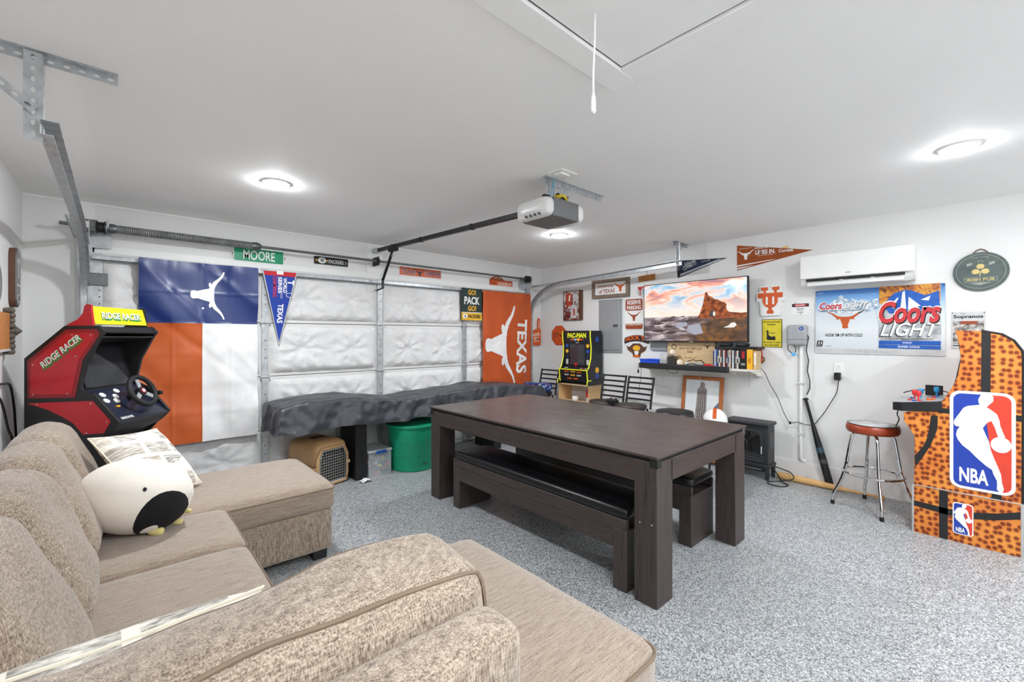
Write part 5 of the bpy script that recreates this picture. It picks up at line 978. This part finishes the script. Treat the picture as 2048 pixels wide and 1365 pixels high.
# ------------------------------------------------------------------ things stored under it
P('carrier_tan', 'c29a6b', .5, noise=(.05, 12)); P('wire', 'c9c8c2', .35, .7)
pc = T('pet_carrier', 'tan plastic pet carrier with wire mesh door on the floor', 'pet carrier', (1.452, 4.455, 0), 17)
def pcf(p, u, v, tt): k = 1 - .16 * max(0, tt) ** 2; return Vector((p.x * k, p.y * (1 - .06 * max(0, tt) ** 2), p.z))
O('upper_shell', MB().rbox(.36, .46, .25, .06, 8, pcf, (0, 0, .305)), 'carrier_tan', pc, smooth=50); O('lower_shell', MB().rbox(.36, .46, .2, .04, 6, None, (0, 0, .1)), 'carrier_tan', pc, smooth=50); O('rim', MB().rbox(.38, .455, .03, .012, 5, None, (0, 0, .19)), 'carrier_tan', pc, smooth=50)
oc_ = [(-.13, .04), (.13, .04), (.145, .1), (.145, .27), (.11, .35), (-.11, .35), (-.145, .27), (-.145, .1)]
flat('door_opening', oc_, 'black', pc, -.226, .012); dw_ = MB()
for k in range(11):
    x = -.125 + .025 * k; h_ = .345 if abs(x) < .1 else .3; dw_.cyl((x, -.243, .045), (x, -.243, h_), .0017, n=5)
for k in range(12):
    z = .055 + .026 * k; w_ = .14 if z < .27 else .14 - (z - .27) * .45; dw_.cyl((-w_, -.246, z), (w_, -.246, z), .0017, n=5)
dw_.tube([(x, -.244, z) for x, z in oc_], .005, 6, closed=True); O('wire_door', dw_, 'wire', pc); O('door_frame', MB().tube([(x * 1.12, -.236, .195 + (z - .195) * 1.1) for x, z in oc_], .014, 8, closed=True), 'carrier_tan', pc)
B('latch', P('latch_tan', 'e0c795', .5), pc, .145, .185, -.255, -.23, .18, .21, bevel=.004); B('top_handle', 'wood_dark', pc, -.07, .07, -.05, .03, .426, .44, bevel=.006)
for s_ in (-1,):
    for k in range(6):
        for j in range(2): B('side_vent', 'wood_dark', pc, -.176 + .005 * j, -.166 + .005 * j, -.15 + k * .035, -.14 + k * .035, .24 + .05 * j, .27 + .05 * j, bevel=0)
t = NT('clear_plastic'); t.base('dfe6ea'); t.set(Roughness=.15, Alpha=.28); reg('clear_plastic', t)
P('lid_clear', 'c3c8cb', .3); bx_ = T('storage_box', 'clear plastic storage box full of small toys with blue latch', 'box', (1.872, 4.23, 0))
sb_ = MB(); sb_.box(.008, .242, .01, .30, .004, .007); sb_.box(0, .004, 0, .31, .0, .24); sb_.box(.246, .25, 0, .31, 0, .24); sb_.box(.004, .246, 0, .004, 0, .24); sb_.box(.004, .246, .306, .31, 0, .24); O('tub', sb_, 'clear_plastic', bx_)
B('lid', 'lid_clear', bx_, -.008, .258, -.01, .32, .238, .262, bevel=.006); B('latch', 'blue', bx_, .08, .19, -.018, -.008, .222, .255, bevel=.004)
tc_ = ['red', 'blue', 'yellow', 'green', 'lgrey', 'dgrey', 'orange', 'white']; toys = {k: MB() for k in tc_}
for k in range(90):
    m_ = Matrix.Translation((random.uniform(.03, .22), random.uniform(.015, .28), random.uniform(.02, .18))) @ Matrix.Rotation(random.uniform(0, 3), 4, random.choice('XYZ')); q = random.uniform(.008, .022); toys[random.choice(tc_)].box(-q, q, -q * .4, q * .4, -q * .5, q * .5, m_)
for k in tc_: O('toy_pieces', toys[k], k, bx_, kind='stuff')
P('tub_green', '0f9a72', .4); gt = T('round_tub', 'big round green plastic tub standing under the covered table', 'tub', (2.405, 4.275, 0))
O('wall', MB().lathe([(.225, 0), (.235, .006), (.245, .15), (.247, .155), (.249, .16), (.258, .3), (.26, .305), (.262, .31), (.27, .46), (.285, .462), (.29, .475), (.285, .49), (.268, .49), (.262, .47), (.225, .02), (.01, .018)], 44), 'tub_green', gt, smooth=50)
O('lid_panel', MB().lathe([(.264, .466), (.26, .47), (.01, .472)], 44), 'tub_green', gt); B('moulded_mark', 'dgrey', gt, -.02, .03, -.2465, -.2445, .075, .085, bevel=0)
# ------------------------------------------------------------------ chairs along the decorated wall
P('chair_metal', '26272a', .5, .3, noise=(.1, 20)); P('chair_seat', '3a3431', .5, noise=(.1, 14))
def chair(lab, loc, rz):
    r = T('ladderback_chair', lab, 'chair', loc, rz, 'black metal chairs along the wall'); W_ = .37
    O('seat', MB().lathe([(.15, .575), (.18, .58), (.188, .6), (.18, .618), (.12, .626), (.01, .628)], 32), 'chair_seat', r, smooth=60); O('seat_frame', MB().tube([(.165 * math.cos(R(q)), .165 * math.sin(R(q)), .568) for q in range(0, 360, 15)], .01, 6, closed=True), 'chair_metal', r)
    for s_ in (-1, 1):
        O('back_post', MB().tube(smooth_path([(s_ * .165, .16, .56), (s_ * .168, .18, .7), (s_ * .17, .235, .93)], 3), .013, 8), 'chair_metal', r)
        O('leg', MB().cyl((s_ * .14, .13, .57), (s_ * .172, .2, 0), .011, n=8), 'chair_metal', r); O('leg', MB().cyl((s_ * .14, -.13, .57), (s_ * .172, -.19, 0), .011, n=8), 'chair_metal', r)
    for k in range(5):
        z = .66 + .064 * k; y = .173 + (z - .66) * .23; O('slat', MB().skin_strip([(x * .168, y + .014 * (1 - x * x), z) for x in (-1, -.6, -.2, .2, .6, 1)], .006, .022), 'chair_metal', r)
    O('foot_rail', MB().tube([(a_ * .165, b_ * .165, .2) for a_, b_ in ((1, 1), (-1, 1), (-1, -1), (1, -1))], .008, 6, closed=True), 'chair_metal', r); return r
chair('black ladderback metal chair left of the other, next to arcade stand', (4.51, 3.265, 0), -90); chair('black ladderback metal chair closest to leaning tower picture', (4.50, 2.878, 0), -90); chair('black ladderback metal chair holding the blue spotted bag', (4.56, 4.44, 0), -90)
t = NT('spotted'); vo = t.n('ShaderNodeTexVoronoi'); vo.inputs['Scale'].default_value = 34; t.l(t.co(), vo.inputs['Vector']); sp_ = t.n('ShaderNodeSeparateColor'); t.l(vo.outputs['Color'], sp_.inputs[0]); dots = t.ramp(sp_.outputs[0], [(0, 'e8eef4'), (.45, '7fb2dc'), (.75, 'd8707c'), (1, 'f2f2f2')], 'CONSTANT'); mk = t.ramp(vo.outputs['Distance'], [(.3, 'ffffff'), (.36, '000000')]); t.base(t.mix('1f2f72', dots, mk)); t.set(Roughness=.6); reg('spotted', t)
bg = T('spotted_bag', 'blue bag with white and red spots on a chair seat', 'bag', (4.50, 4.42, .629), -90)
O('pouch', MB().rbox(.44, .2, .125, .045, 8, lambda p, u, v, tt: p + Vector((0, 0, .01 * math.sin(p.x * 14) * max(0, tt))), (0, 0, .063)), 'spotted', bg, smooth=60); O('zip', MB().tube([(-.2, -.06, .118), (0, -.07, .127), (.2, -.06, .118)], .005, 6), 'stick_blue', bg); O('strap', MB().tube(smooth_path([(.1, -.09, .11), (.15, -.13, .05), (.2, -.11, .01), (.21, -.02, .015)]), .009, 6), 'black', bg)
gp = T('game_controller', 'black game controller lying across the two chair seats', 'controller', (4.42, 3.07, .631))
O('body', MB().rbox(.07, .16, .035, .016, 6, lambda p, u, v, tt: p + Vector((-.03 * v * v, 0, 0)), (0, 0, .018)), 'black_matte', gp, smooth=60)
for y in (-.04, .03): O('thumbstick', MB().cyl((0, y, .03), (0, y, .045), .009, n=10).cyl((0, y, .045), (0, y, .049), .013, n=10), 'black', gp)

# ------------------------------------------------------------------ wooden stand with the small arcade machine
wood('plywood', 'c49a68', 'd7b180', .55, 2); P('ply_edge', 'dcc19a', .6)
sd = T('plywood_stand', 'pale plywood open cube stand carrying the small arcade', 'stand', (4.70, 4.195, 0), -90)
B('side', 'plywood', sd, 0, .018, 0, .28, 0, .742, bevel=.002); B('side', 'plywood', sd, .53, .548, 0, .28, 0, .742, bevel=.002); B('top', 'ply_edge', sd, -.004, .552, -.004, .284, .742, .76, bevel=.002); B('shelf', 'ply_edge', sd, .018, .53, .002, .28, .495, .513, bevel=.002); B('back_panel', 'lgrey', sd, .018, .53, .272, .28, .3, .742, bevel=.001)
cu = tag(O('white_cup', MB().lathe([(.035, 0), (.045, .01), (.048, .04), (.04, .06), (.02, .066), (.004, .067)], 20, (4.80, 3.97, .5135)), 'white_gloss', smooth=60), 'small white rounded lid standing on plywood stand shelf', 'lid')
rc = T('red_bottle', 'red capped clear container on the plywood stand shelf', 'bottle', (4.80, 3.735, .5135)); O('container', MB().lathe([(.03, 0), (.034, .005), (.034, .06), (.03, .065)], 18), 'lid_clear', rc); O('cap', MB().lathe([(.032, .065), (.032, .16), (.024, .175), (.004, .178)], 18), 'red', rc)
P('pac_black', '15171c', .4); P('pac_yellow', 'e9ea2a', .35); P('pac_blue', '24489a', .35); P('screen_grey', '3a3b3f', .08)
pa = T('small_arcade', 'small black countertop arcade with yellow edging on plywood stand', 'arcade machine', (4.665, 4.14, .76), -90)
def prismx(pts, x0, x1):
    m = MB(); n = len(pts); A = [m.bm.verts.new((x0, y, z)) for y, z in pts]; Bb = [m.bm.verts.new((x1, y, z)) for y, z in pts]; m.bm.faces.new(A[::-1]); m.bm.faces.new(Bb)
    for i in range(n): m.bm.faces.new((A[i], A[(i + 1) % n], Bb[(i + 1) % n], Bb[i]))
    return m
ps = [(0, .03), (-.02, .2), (.02, .235), (.065, .36), (.075, .5), (.055, .66), (.055, .74), (.29, .74), (.31, .62), (.31, .03)]; PW = .51
for x in (0, PW - .02):
    O('side', prismx(ps, x, x + .02), 'pac_black', pa); O('yellow_edging', MB().tube([(x + .01, y - .002, z) for y, z in ps[:7]], .0095, 6), 'pac_yellow', pa)
def slab(name, a_, b_, th, mat, x0=.02, x1=PW - .02): return O(name, MB().bar(((x0 + x1) / 2, a_[0], a_[1]), ((x0 + x1) / 2, b_[0], b_[1]), x1 - x0, th, (0, -1, 0.001)), mat, pa)
slab('marquee', (.07, .735), (.072, .585), .012, 'pac_black'); slab('bezel', (.085, .585), (.09, .25), .01, 'pac_black'); slab('screen', (.077, .55), (.082, .265), .004, 'screen_grey', .125, PW - .125); slab('control_top', (.085, .25), (-.012, .205), .012, 'pac_black'); slab('front_panel', (-.008, .2), (.008, .035), .012, 'pac_black'); slab('rear_panel', (.305, .03), (.305, .62), .01, 'pac_black'); B('roof', 'pac_black', pa, .02, PW - .02, .06, .29, .73, .74, bevel=.001)
O('front_edging', MB().cyl((.0, -.022, .203), (PW, -.022, .203), .008, n=8), 'pac_yellow', pa)
text('PAC-MAN', 'pac_yellow', pa, PW / 2, .675, .33, .07, .063, .05); flat('sunburst', [(.13, .61), (.38, .61), (.33, .63), (.18, .63)], 'orange', pa, .0645); flat('white_disc', ell(.235, .617, .018, .018, 16), 'sensor_blue', pa, .0635, .003); flat('yellow_disc', ell(.285, .617, .02, .02, 16), 'gold', pa, .0635, .003); text('NAMCO', 'white', pa, PW / 2 + .01, .575, .06, .012, .07, .0)
for x, z, m_ in ((.072, .53, 'pac_blue'), (.072, .455, 'gold'), (.072, .38, 'navy'), (PW - .072, .53, 'gold'), (PW - .072, .455, 'pac_blue'), (PW - .072, .38, 'navy')): flat('art_disc', ell(x, z, .026, .026, 16), m_, pa, .078, .003)
for x in (.072, PW - .072): flat('instruction_card', rrect(x - .02, x + .02, .27, .34, .002), 'lgrey', pa, .079, .003)
for k, (x, z, m_) in enumerate(((.08, .175, 'orange'), (.19, .175, 'gold'), (.3, .172, 'orange'), (.08, .13, 'lgrey'), (.19, .128, 'gold'), (.3, .126, 'lgrey'), (.13, .08, 'orange'), (.24, .08, 'orange'))): text(['DIG', 'SKY KID', 'GALAGA', 'RALLY', 'ROLLING', 'MAPPY', 'TOWER', 'XEVIOUS'][k], m_, pa, x + .06, z, .08, .022, -.012, .03)
O('joystick', MB().cyl((.27, .03, .22), (.27, .03, .26), .004, n=8).lathe([(.006, .255), (.02, .268), (.022, .28), (.012, .292), (.003, .294)], 14, (.27, .03, 0)), 'red', pa)
for x, m_ in ((.09, 'white'), (.12, 'white'), (.37, 'white'), (.41, 'red'), (.45, 'white')): O('button', MB().lathe([(.013, .212), (.013, .226), (.009, .229)], 12, (x, .02, 0)), m_, pa)
for x in (-.02, PW - .005):
    O('foot_rail', prismx([(-.035, 0), (-.035, .04), (-.02, .06), (.27, .06), (.29, .04), (.29, 0)], x, x + .025), 'pac_black', pa); O('foot_edging', MB().tube([(x + .012, y, z) for y, z in ((-.038, .004), (-.038, .04), (-.022, .062), (.05, .063))], .008, 6), 'pac_yellow', pa)
for z, m_ in ((.2, 'gold'), (.12, 'pac_blue'), (.62, 'pac_blue')): O('side_art', MB().cyl((PW - .001, .19, z), (PW + .002, .19, z), .04, n=18), m_, pa)

# ------------------------------------------------------------------ wall shelf and what stands on it
P('shelf_white', 'e4e1d8', .5, noise=(.03, 10)); P('wood_light', 'd2b68c', .6, noise=(.1, 18))
sh = T('wall_shelf', 'white wall shelf with curved end brackets under the television', 'shelf', **onR(2.29, 1.06))
B('board', 'shelf_white', sh, -.65, .66, -.25, 0, 0, .022, bevel=.003); B('rear_rail', 'shelf_white', sh, -.65, .66, -.018, 0, -.06, 0, bevel=.003)
for x in (-.62, .4, .635): O('bracket', MB().prism([(0, 0), (.24, 0), (.24, -.012), (.17, -.02), (.12, -.045), (.06, -.055), (0, -.06)], 0, .02).move(Matrix.Translation((x, -.0, 0)) @ Matrix.Rotation(R(-90), 4, 'Z')), 'shelf_white', sh)
for x in (-.4, .05, .57): O('hanging_hook', MB().tube([(x, -.1, 0), (x, -.1, -.2)], .0025, 6), 'steel', sh)
sbr = T('soundbar', 'long black soundbar across the front of the wall shelf', 'soundbar', (4.712, 2.9, 1.04), -90)
B('case', 'black', sbr, 0, 1.04, 0, .062, 0, .062, bevel=.006); B('grille', 'black_matte', sbr, .01, 1.03, -.002, 0, .006, .056, bevel=.001); O('mount_bracket', MB().box(.2, .24, .062, .08, .01, .03).box(.8, .84, .062, .08, .01, .03), 'black', sbr)
O('cable', MB().tube(smooth_path([(.33, .05, .0), (.36, .05, -.03), (.43, .05, -.045), (.47, .05, -.02), (.47, .05, 0)]), .003, 6).tube(smooth_path([(.0, .05, .05), (-.03, .1, -.1), (-.09, .16, -.25), (-.12, .2, -.33)]), .003, 6), 'black', sbr)
ZS_ = 1.0825
dv = ['1f3c78', 'c9ccd2', '3a5fa8', '20242c', 'd8d0c0', '6a3a2a', '39454f', 'e2ddd4', '7a2228', '2a2a30', '9aa4b0', 'c8b088', '46345a', 'e8e6e2', '25384a', '8a6a4a', 'd4d8dc', '30261f']
y = 2.06
for k, c_ in enumerate(dv):
    w_ = .0128 + .002 * (k % 3); hh = .185 + .006 * ((k * 7) % 3); P('disc_case_' + c_, c_, .35, noise=(.25, 45)); nm = {'1f': 'blue', 'c9': 'silver', '3a': 'mid blue', '20': 'charcoal', 'd8': 'cream', '6a': 'brown', '39': 'slate', 'e2': 'off-white', '7a': 'dark red', '2a': 'black', '9a': 'steel blue', 'c8': 'sand', '46': 'purple', 'e8': 'white', '25': 'deep navy', '8a': 'tan', 'd4': 'pale grey', '30': 'dark brown'}[c_[:2]]
    r = T('disc_case', 'thin %s disc case upright in the row under the television' % nm, 'disc case', (4.84, y, ZS_), -90, 'disc cases on the wall shelf'); B('case', 'disc_case_' + c_, r, 0, w_, 0, .13, 0, hh, bevel=.001); B('spine_label', 'lgrey' if k % 2 else 'dgrey', r, .002, w_ - .002, -.0008, .0002, hh * .3, hh * (.55 + .05 * (k % 4)), bevel=0); y -= w_ + .0008
P('book_red', 'b3242c', .4)
r = T('box_set', 'thick black box set with red spine title beside disc cases', 'box set', (4.83, y - .002, ZS_), -90); B('case', 'black', r, 0, .062, 0, .14, 0, .205, bevel=.002); flat('red_title', rrect(.018, .045, .11, .185, .002), 'book_red', r, 0); text('SERIES', 'white', r, .03, .05, .04, .02, 0); y -= .066
r = T('yellow_book', 'thick yellow book at the right end of the wall shelf row', 'book', (4.83, y - .002, ZS_), -90); B('cover', 'gold', r, 0, .055, 0, .14, 0, .205, bevel=.002); B('pages', 'cream', r, .004, .051, .002, .138, .001, .2055, bevel=0); text('ART', 'burnt', r, .027, .09, .02, .05, 0, rot=0); y -= .06
r = T('paper_folder', 'cream paper folder leaning at the shelf end past yellow book', 'folder', (4.84, y - .002, ZS_), -90); B('sheets', 'wood_light', r, 0, .03, 0, .13, 0, .19, bevel=.001); B('print', 'cream', r, .004, .026, -.001, 0, .05, .17, bevel=0)
lg_ = T('black_ledge', 'narrow black ledge above the books at television corner', 'ledge', **onR(1.83, 1.29)); B('board', 'black', lg_, -.21, .225, -.2, 0, 0, .024, bevel=.003)
for q, (yy_, lab) in enumerate(((1.95, 'black goggles on the narrow black ledge, left of the pair'), (1.78, 'black goggles on the narrow black ledge, right of the pair'))):
    r = T('goggles', lab, 'goggles', (4.89, yy_, 1.3145), -90); O('shell', MB().rbox(.13, .08, .04, .018, 6, lambda p, u, v, tt: p + Vector((0, .02 * u * u, 0)), (0, 0, .02)), 'black_matte', r, smooth=60); O('lens', MB().rbox(.1, .012, .026, .006, 5, None, (0, -.042, .02)), 'glass_dark', r, smooth=60)
r = T('gift_plaque', "wooden plaque reading HAPPY FATHER'S DAY DAD behind the baseballs", 'plaque', (4.965, 2.375, ZS_), -90); B('board', 'wood_light', r, -.285, .285, 0, .015, 0, .275, bevel=.002); text("HAPPY FATHER'S DAY", 'wood_dark', r, .0, .2, .28, .03, 0, .01); text('DAD', 'wood_dark', r, 0, .16, .07, .026, 0, .02); text('WE LOVE YOU', 'wood_dark', r, 0, .09, .14, .016, 0)
O('round_mark', MB().tube([(-.2 + .028 * math.cos(R(q)), -.002, .215 + .028 * math.sin(R(q))) for q in range(0, 360, 20)], .004, 5, closed=True), 'wood_dark', r); flat('steer_mark', horns(.09, .2, .225), 'wood_dark', r, 0)
def ball(lab, y_, z_, x_=4.87):
    r = T('baseball', lab, 'baseball', (x_, y_, z_), 30, 'baseballs on the wall shelf'); O('leather', MB().lathe([(.0365 * math.sin(R(q)), -.0365 * math.cos(R(q))) for q in range(2, 180, 11)], 20), 'cream', r, smooth=180)
    O('stitching', MB().tube([Vector((math.cos(R(q)) * .82 + .2 * math.cos(3 * R(q)), math.sin(R(q)) * .82 - .2 * math.sin(3 * R(q)), .62 * math.sin(2 * R(q)))).normalized() * .0368 for q in range(0, 360, 10)], .0014, 4, closed=True), 'red', r)
ball('white baseball at left in a clear case on the shelf', 2.64, 1.168); ball('white baseball raised highest on the dark display block', 2.545, 1.233); ball('white baseball at right end resting on the wall shelf', 2.455, 1.119)
P('block_dark', '34322f', .4); r = T('display_block', 'dark block stand holding up the highest baseball', 'stand', (4.87, 2.545, ZS_), -90); B('block', 'block_dark', r, -.04, .04, -.04, .04, 0, .105, bevel=.003); O('cup_ring', MB().tube([(.02 * math.cos(R(q)), .02 * math.sin(R(q)), .108) for q in range(0, 360, 30)], .004, 6, closed=True), 'block_dark', r)
r = T('ball_case', 'clear cube case with dark base around left baseball', 'case', (4.87, 2.64, ZS_), -90); B('base', 'block_dark', r, -.046, .046, -.05, .05, 0, .02, bevel=.002); cc_ = MB(); cc_.box(-.045, .045, -.048, -.046, .02, .14); cc_.box(-.045, -.043, -.046, .046, .02, .14); cc_.box(.043, .045, -.046, .046, .02, .14); cc_.box(-.045, .045, .046, .048, .02, .14); cc_.box(-.045, .045, -.048, .048, .14, .142); O('clear_walls', cc_, 'clear_plastic', r); B('ball_rest', 'block_dark', r, -.018, .018, -.018, .018, .02, .052, bevel=.004)
P('tray_blue', '1f4fd0', .35); r = T('blue_tray', 'bright blue plastic tray on the left end of shelf', 'tray', (4.79, 2.93, ZS_), -90)
tm = MB(); tm.box(-.0, .23, 0, .2, 0.012, .018); tm.box(0, .23, 0, .006, .018, .06); tm.box(0, .23, .194, .2, .018, .06); tm.box(0, .006, .006, .194, .018, .06); tm.box(.224, .23, .006, .194, .018, .06); O('tray', tm, 'tray_blue', r, bevel=.002)
for x in (.03, .18): B('foot', 'tray_blue', r, x, x + .02, .02, .18, 0, .012, bevel=.002)
B('rim', 'tray_blue', r, -.006, .236, -.008, 0, .052, .066, bevel=.002)
r = T('tassel', 'black and brown tassel hanging off the shelf left end', 'tassel', (4.8, 2.955, 1.085)); O('cord', MB().tube([(0, 0, 0), (0, .006, -.02), (0, .006, -.07)], .003, 6), 'wood_dark', r); O('fringe', MB().lathe([(.004, -.07), (.010, -.078), (.011, -.11), (.006, -.12)], 10, (0, .006, 0)), 'black', r)
r = T('cable_heap', 'small heap of black and grey gadget cables on the shelf', 'cables', (4.88, 2.25, ZS_ + .012)); O('black_cables', MB().tube(smooth_path([(-.02, .15, .0), (-.03, .1, .04), (.0, .05, .06), (-.02, -.0, .05), (-.04, -.05, .06), (-.02, -.1, .02), (-.04, -.15, .0)]), .005, 6).tube(smooth_path([(-.05, .12, .0), (-.06, .04, .02), (-.05, -.04, .005), (-.06, -.12, .01)]), .005, 6), 'black', r); O('grey_gadget', MB().rbox(.05, .14, .04, .012, 5, None, (-.01, -.01, .01)), 'grey', r); O('yellow_plug', MB().rbox(.02, .03, .03, .006, 4, None, (-.04, -.11, .012)), 'gold', r); O('camera_puck', MB().lathe([(.03, -.01), (.032, .02), (.02, .035), (.004, .037)], 16, (-.02, .11, 0)), 'lgrey', r)
r = T('red_toy_car', 'small red and white toy car in front of disc cases', 'toy', (4.80, 2.09, ZS_ + .004), -90); O('body', MB().prism([(-.06, .0), (.07, .0), (.07, .018), (.03, .022), (.01, .036), (-.03, .036), (-.05, .02), (-.06, .016)], -.02, .02), 'red', r, bevel=.003); B('white_stripe', 'white', r, -.05, .06, -.021, -.019, .008, .014, bevel=0)
for x in (-.035, .045):
    for y_ in (-.02, .02): O('wheel', MB().cyl((x, y_ - .004, .004), (x, y_ + .004, .004), .008, n=10), 'black', r)
gb = T('grey_junction_box', 'flat grey metal box on the wall behind the shelf', 'junction box', **onR(2.80, 1.25)); B('cover', 'panel_grey', gb, -.11, .12, -.03, 0, 0, .11, bevel=.003)
for x in (-.095, .1): O('screw', MB().lathe([(.004, 0), (.004, .003)], 8, (x, -.03, .055), 'y'), 'steel_dark', gb)

# ------------------------------------------------------------------ leaning picture, helmet and its stool
P('frame_wood', 'a8612e', .45, noise=(.12, 20)); t = NT('tower_sky'); t.base(t.ramp(t.noise(t.co(), 4, 3), [(.35, 'cfd8dd'), (.65, 'e9eaea')])); t.set(Roughness=.1); reg('tower_sky', t); P('tower_stone', '8e8480', .4, noise=(.2, 30)); P('tree_dark', '5d6f8c', .4, noise=(.3, 40)); P('roof_pink', 'c79a94', .4, noise=(.3, 40))
pic_ = T('tower_picture', 'wooden framed picture of a tall clock tower leaning on wall', 'picture', (4.87, 2.235, .03), -90); pic_.rotation_euler = (R(-8), 0, R(-90))
PWd, PH = .47, .94
for nm, b_ in (('frame_rail', (-PWd / 2, PWd / 2, PH - .042, PH)), ('frame_rail', (-PWd / 2, PWd / 2, 0, .042)), ('frame_stile', (-PWd / 2, -PWd / 2 + .04, .042, PH - .042)), ('frame_stile', (PWd / 2 - .04, PWd / 2, .042, PH - .042))): B(nm, 'frame_wood', pic_, b_[0], b_[1], -.025, 0, b_[2], b_[3], bevel=.004)
B('print', 'tower_sky', pic_, -.2, .2, -.012, -.008, .04, PH - .04, bevel=0)
flat('tower', [(-.07, .42), (-.055, .78), (-.05, .80), (-.03, .81), (-.03, .85), (-.012, .875), (.012, .875), (.028, .85), (.028, .81), (.048, .80), (.052, .78), (.06, .42)], 'tower_stone', pic_, -.012)
for x in (-.035, -.012, .012, .035): flat('window_line', [(x - .004, .44), (x + .004, .44), (x + .003, .77), (x - .003, .77)], 'dgrey', pic_, -.0136, .0006)
flat('low_roofs', [(-.19, .3), (-.19, .44), (-.1, .42), (-.08, .46), (.08, .46), (.09, .4), (.19, .36), (.19, .3)], 'roof_pink', pic_, -.0136, .0008); flat('tree', [(.06, .32), (.09, .5), (.14, .6), (.19, .66), (.19, .32)], 'tree_dark', pic_, -.0146, .0008)
ls = T('low_stool', 'low black stool behind the table that carries the football helmet', 'stool', (4.42, 1.86, 0)); O('seat', MB().lathe([(.13, .42), (.15, .425), (.152, .445), (.14, .452), (.01, .454)], 28), 'seat_black', ls)
for q in range(4): O('leg', MB().cyl((.09 * math.cos(R(45 + 90 * q)), .09 * math.sin(R(45 + 90 * q)), .42), (.15 * math.cos(R(45 + 90 * q)), .15 * math.sin(R(45 + 90 * q)), 0), .011, n=8), 'chair_metal', ls)
he = T('football_helmet', 'white football helmet with orange centre stripe behind the table', 'helmet', (4.42, 1.86, .455), 200)
def hs(u, v, k=1.0):
    th, ph = math.pi * (.02 + .66 * u), 2 * math.pi * v; s_ = math.sin(th); fr_ = max(0, math.cos(ph)); z = .125 + .125 * math.cos(th) * k - .03 * (1 - fr_) * max(0, u - .6) * 2
    return Vector((.14 * s_ * math.cos(ph) * k, .115 * s_ * math.sin(ph) * k, z))
O('shell', MB().grid(lambda u, v: hs(u, v), 20, 32), 'white_gloss', he, smooth=180); sm = MB(); sm.grid(lambda u, v: (lambda a_: Vector((.1415 * math.sin(a_), (v - .5) * .034, .125 + .1268 * math.cos(a_))))(R(-100 + 170 * u)), 30, 3); O('centre_stripe', sm, 'burnt', he, smooth=180)
O('ear_hole', MB().cyl((.01, -.113, .1), (.01, -.117, .1), .012, n=12), 'dgrey', he); fg = MB()
for z in (.03, .07): fg.tube([(.11, -.09, z), (.19, -.06, z), (.21, 0, z), (.19, .06, z), (.11, .09, z)], .006, 6)
fg.tube([(.21, 0, .03), (.2, 0, .1)], .006, 6); O('face_guard', fg, 'lgrey', he)
O('side_lettering', MB().rbox(.07, .004, .014, .001, 3, None, (.03, -.112, .15)), 'dgrey', he)
ps_ = MB(); ps_.grid(lambda u, v: Vector(((u - .5) * .1, (v - .5) * .08, .004 + .03 * abs(nz(u * 3, v * 3, 2)) + .02 * (1 - abs(2 * u - 1)))), 8, 8); o_ = tag(O('paper_scrap', ps_, 'white', loc=(1.80, 4.12, 0), smooth=20), 'crumpled white paper scrap on the floor by covered table leg', 'paper'); s_ = o_.modifiers.new('thick', 'SOLIDIFY'); s_.thickness = .001
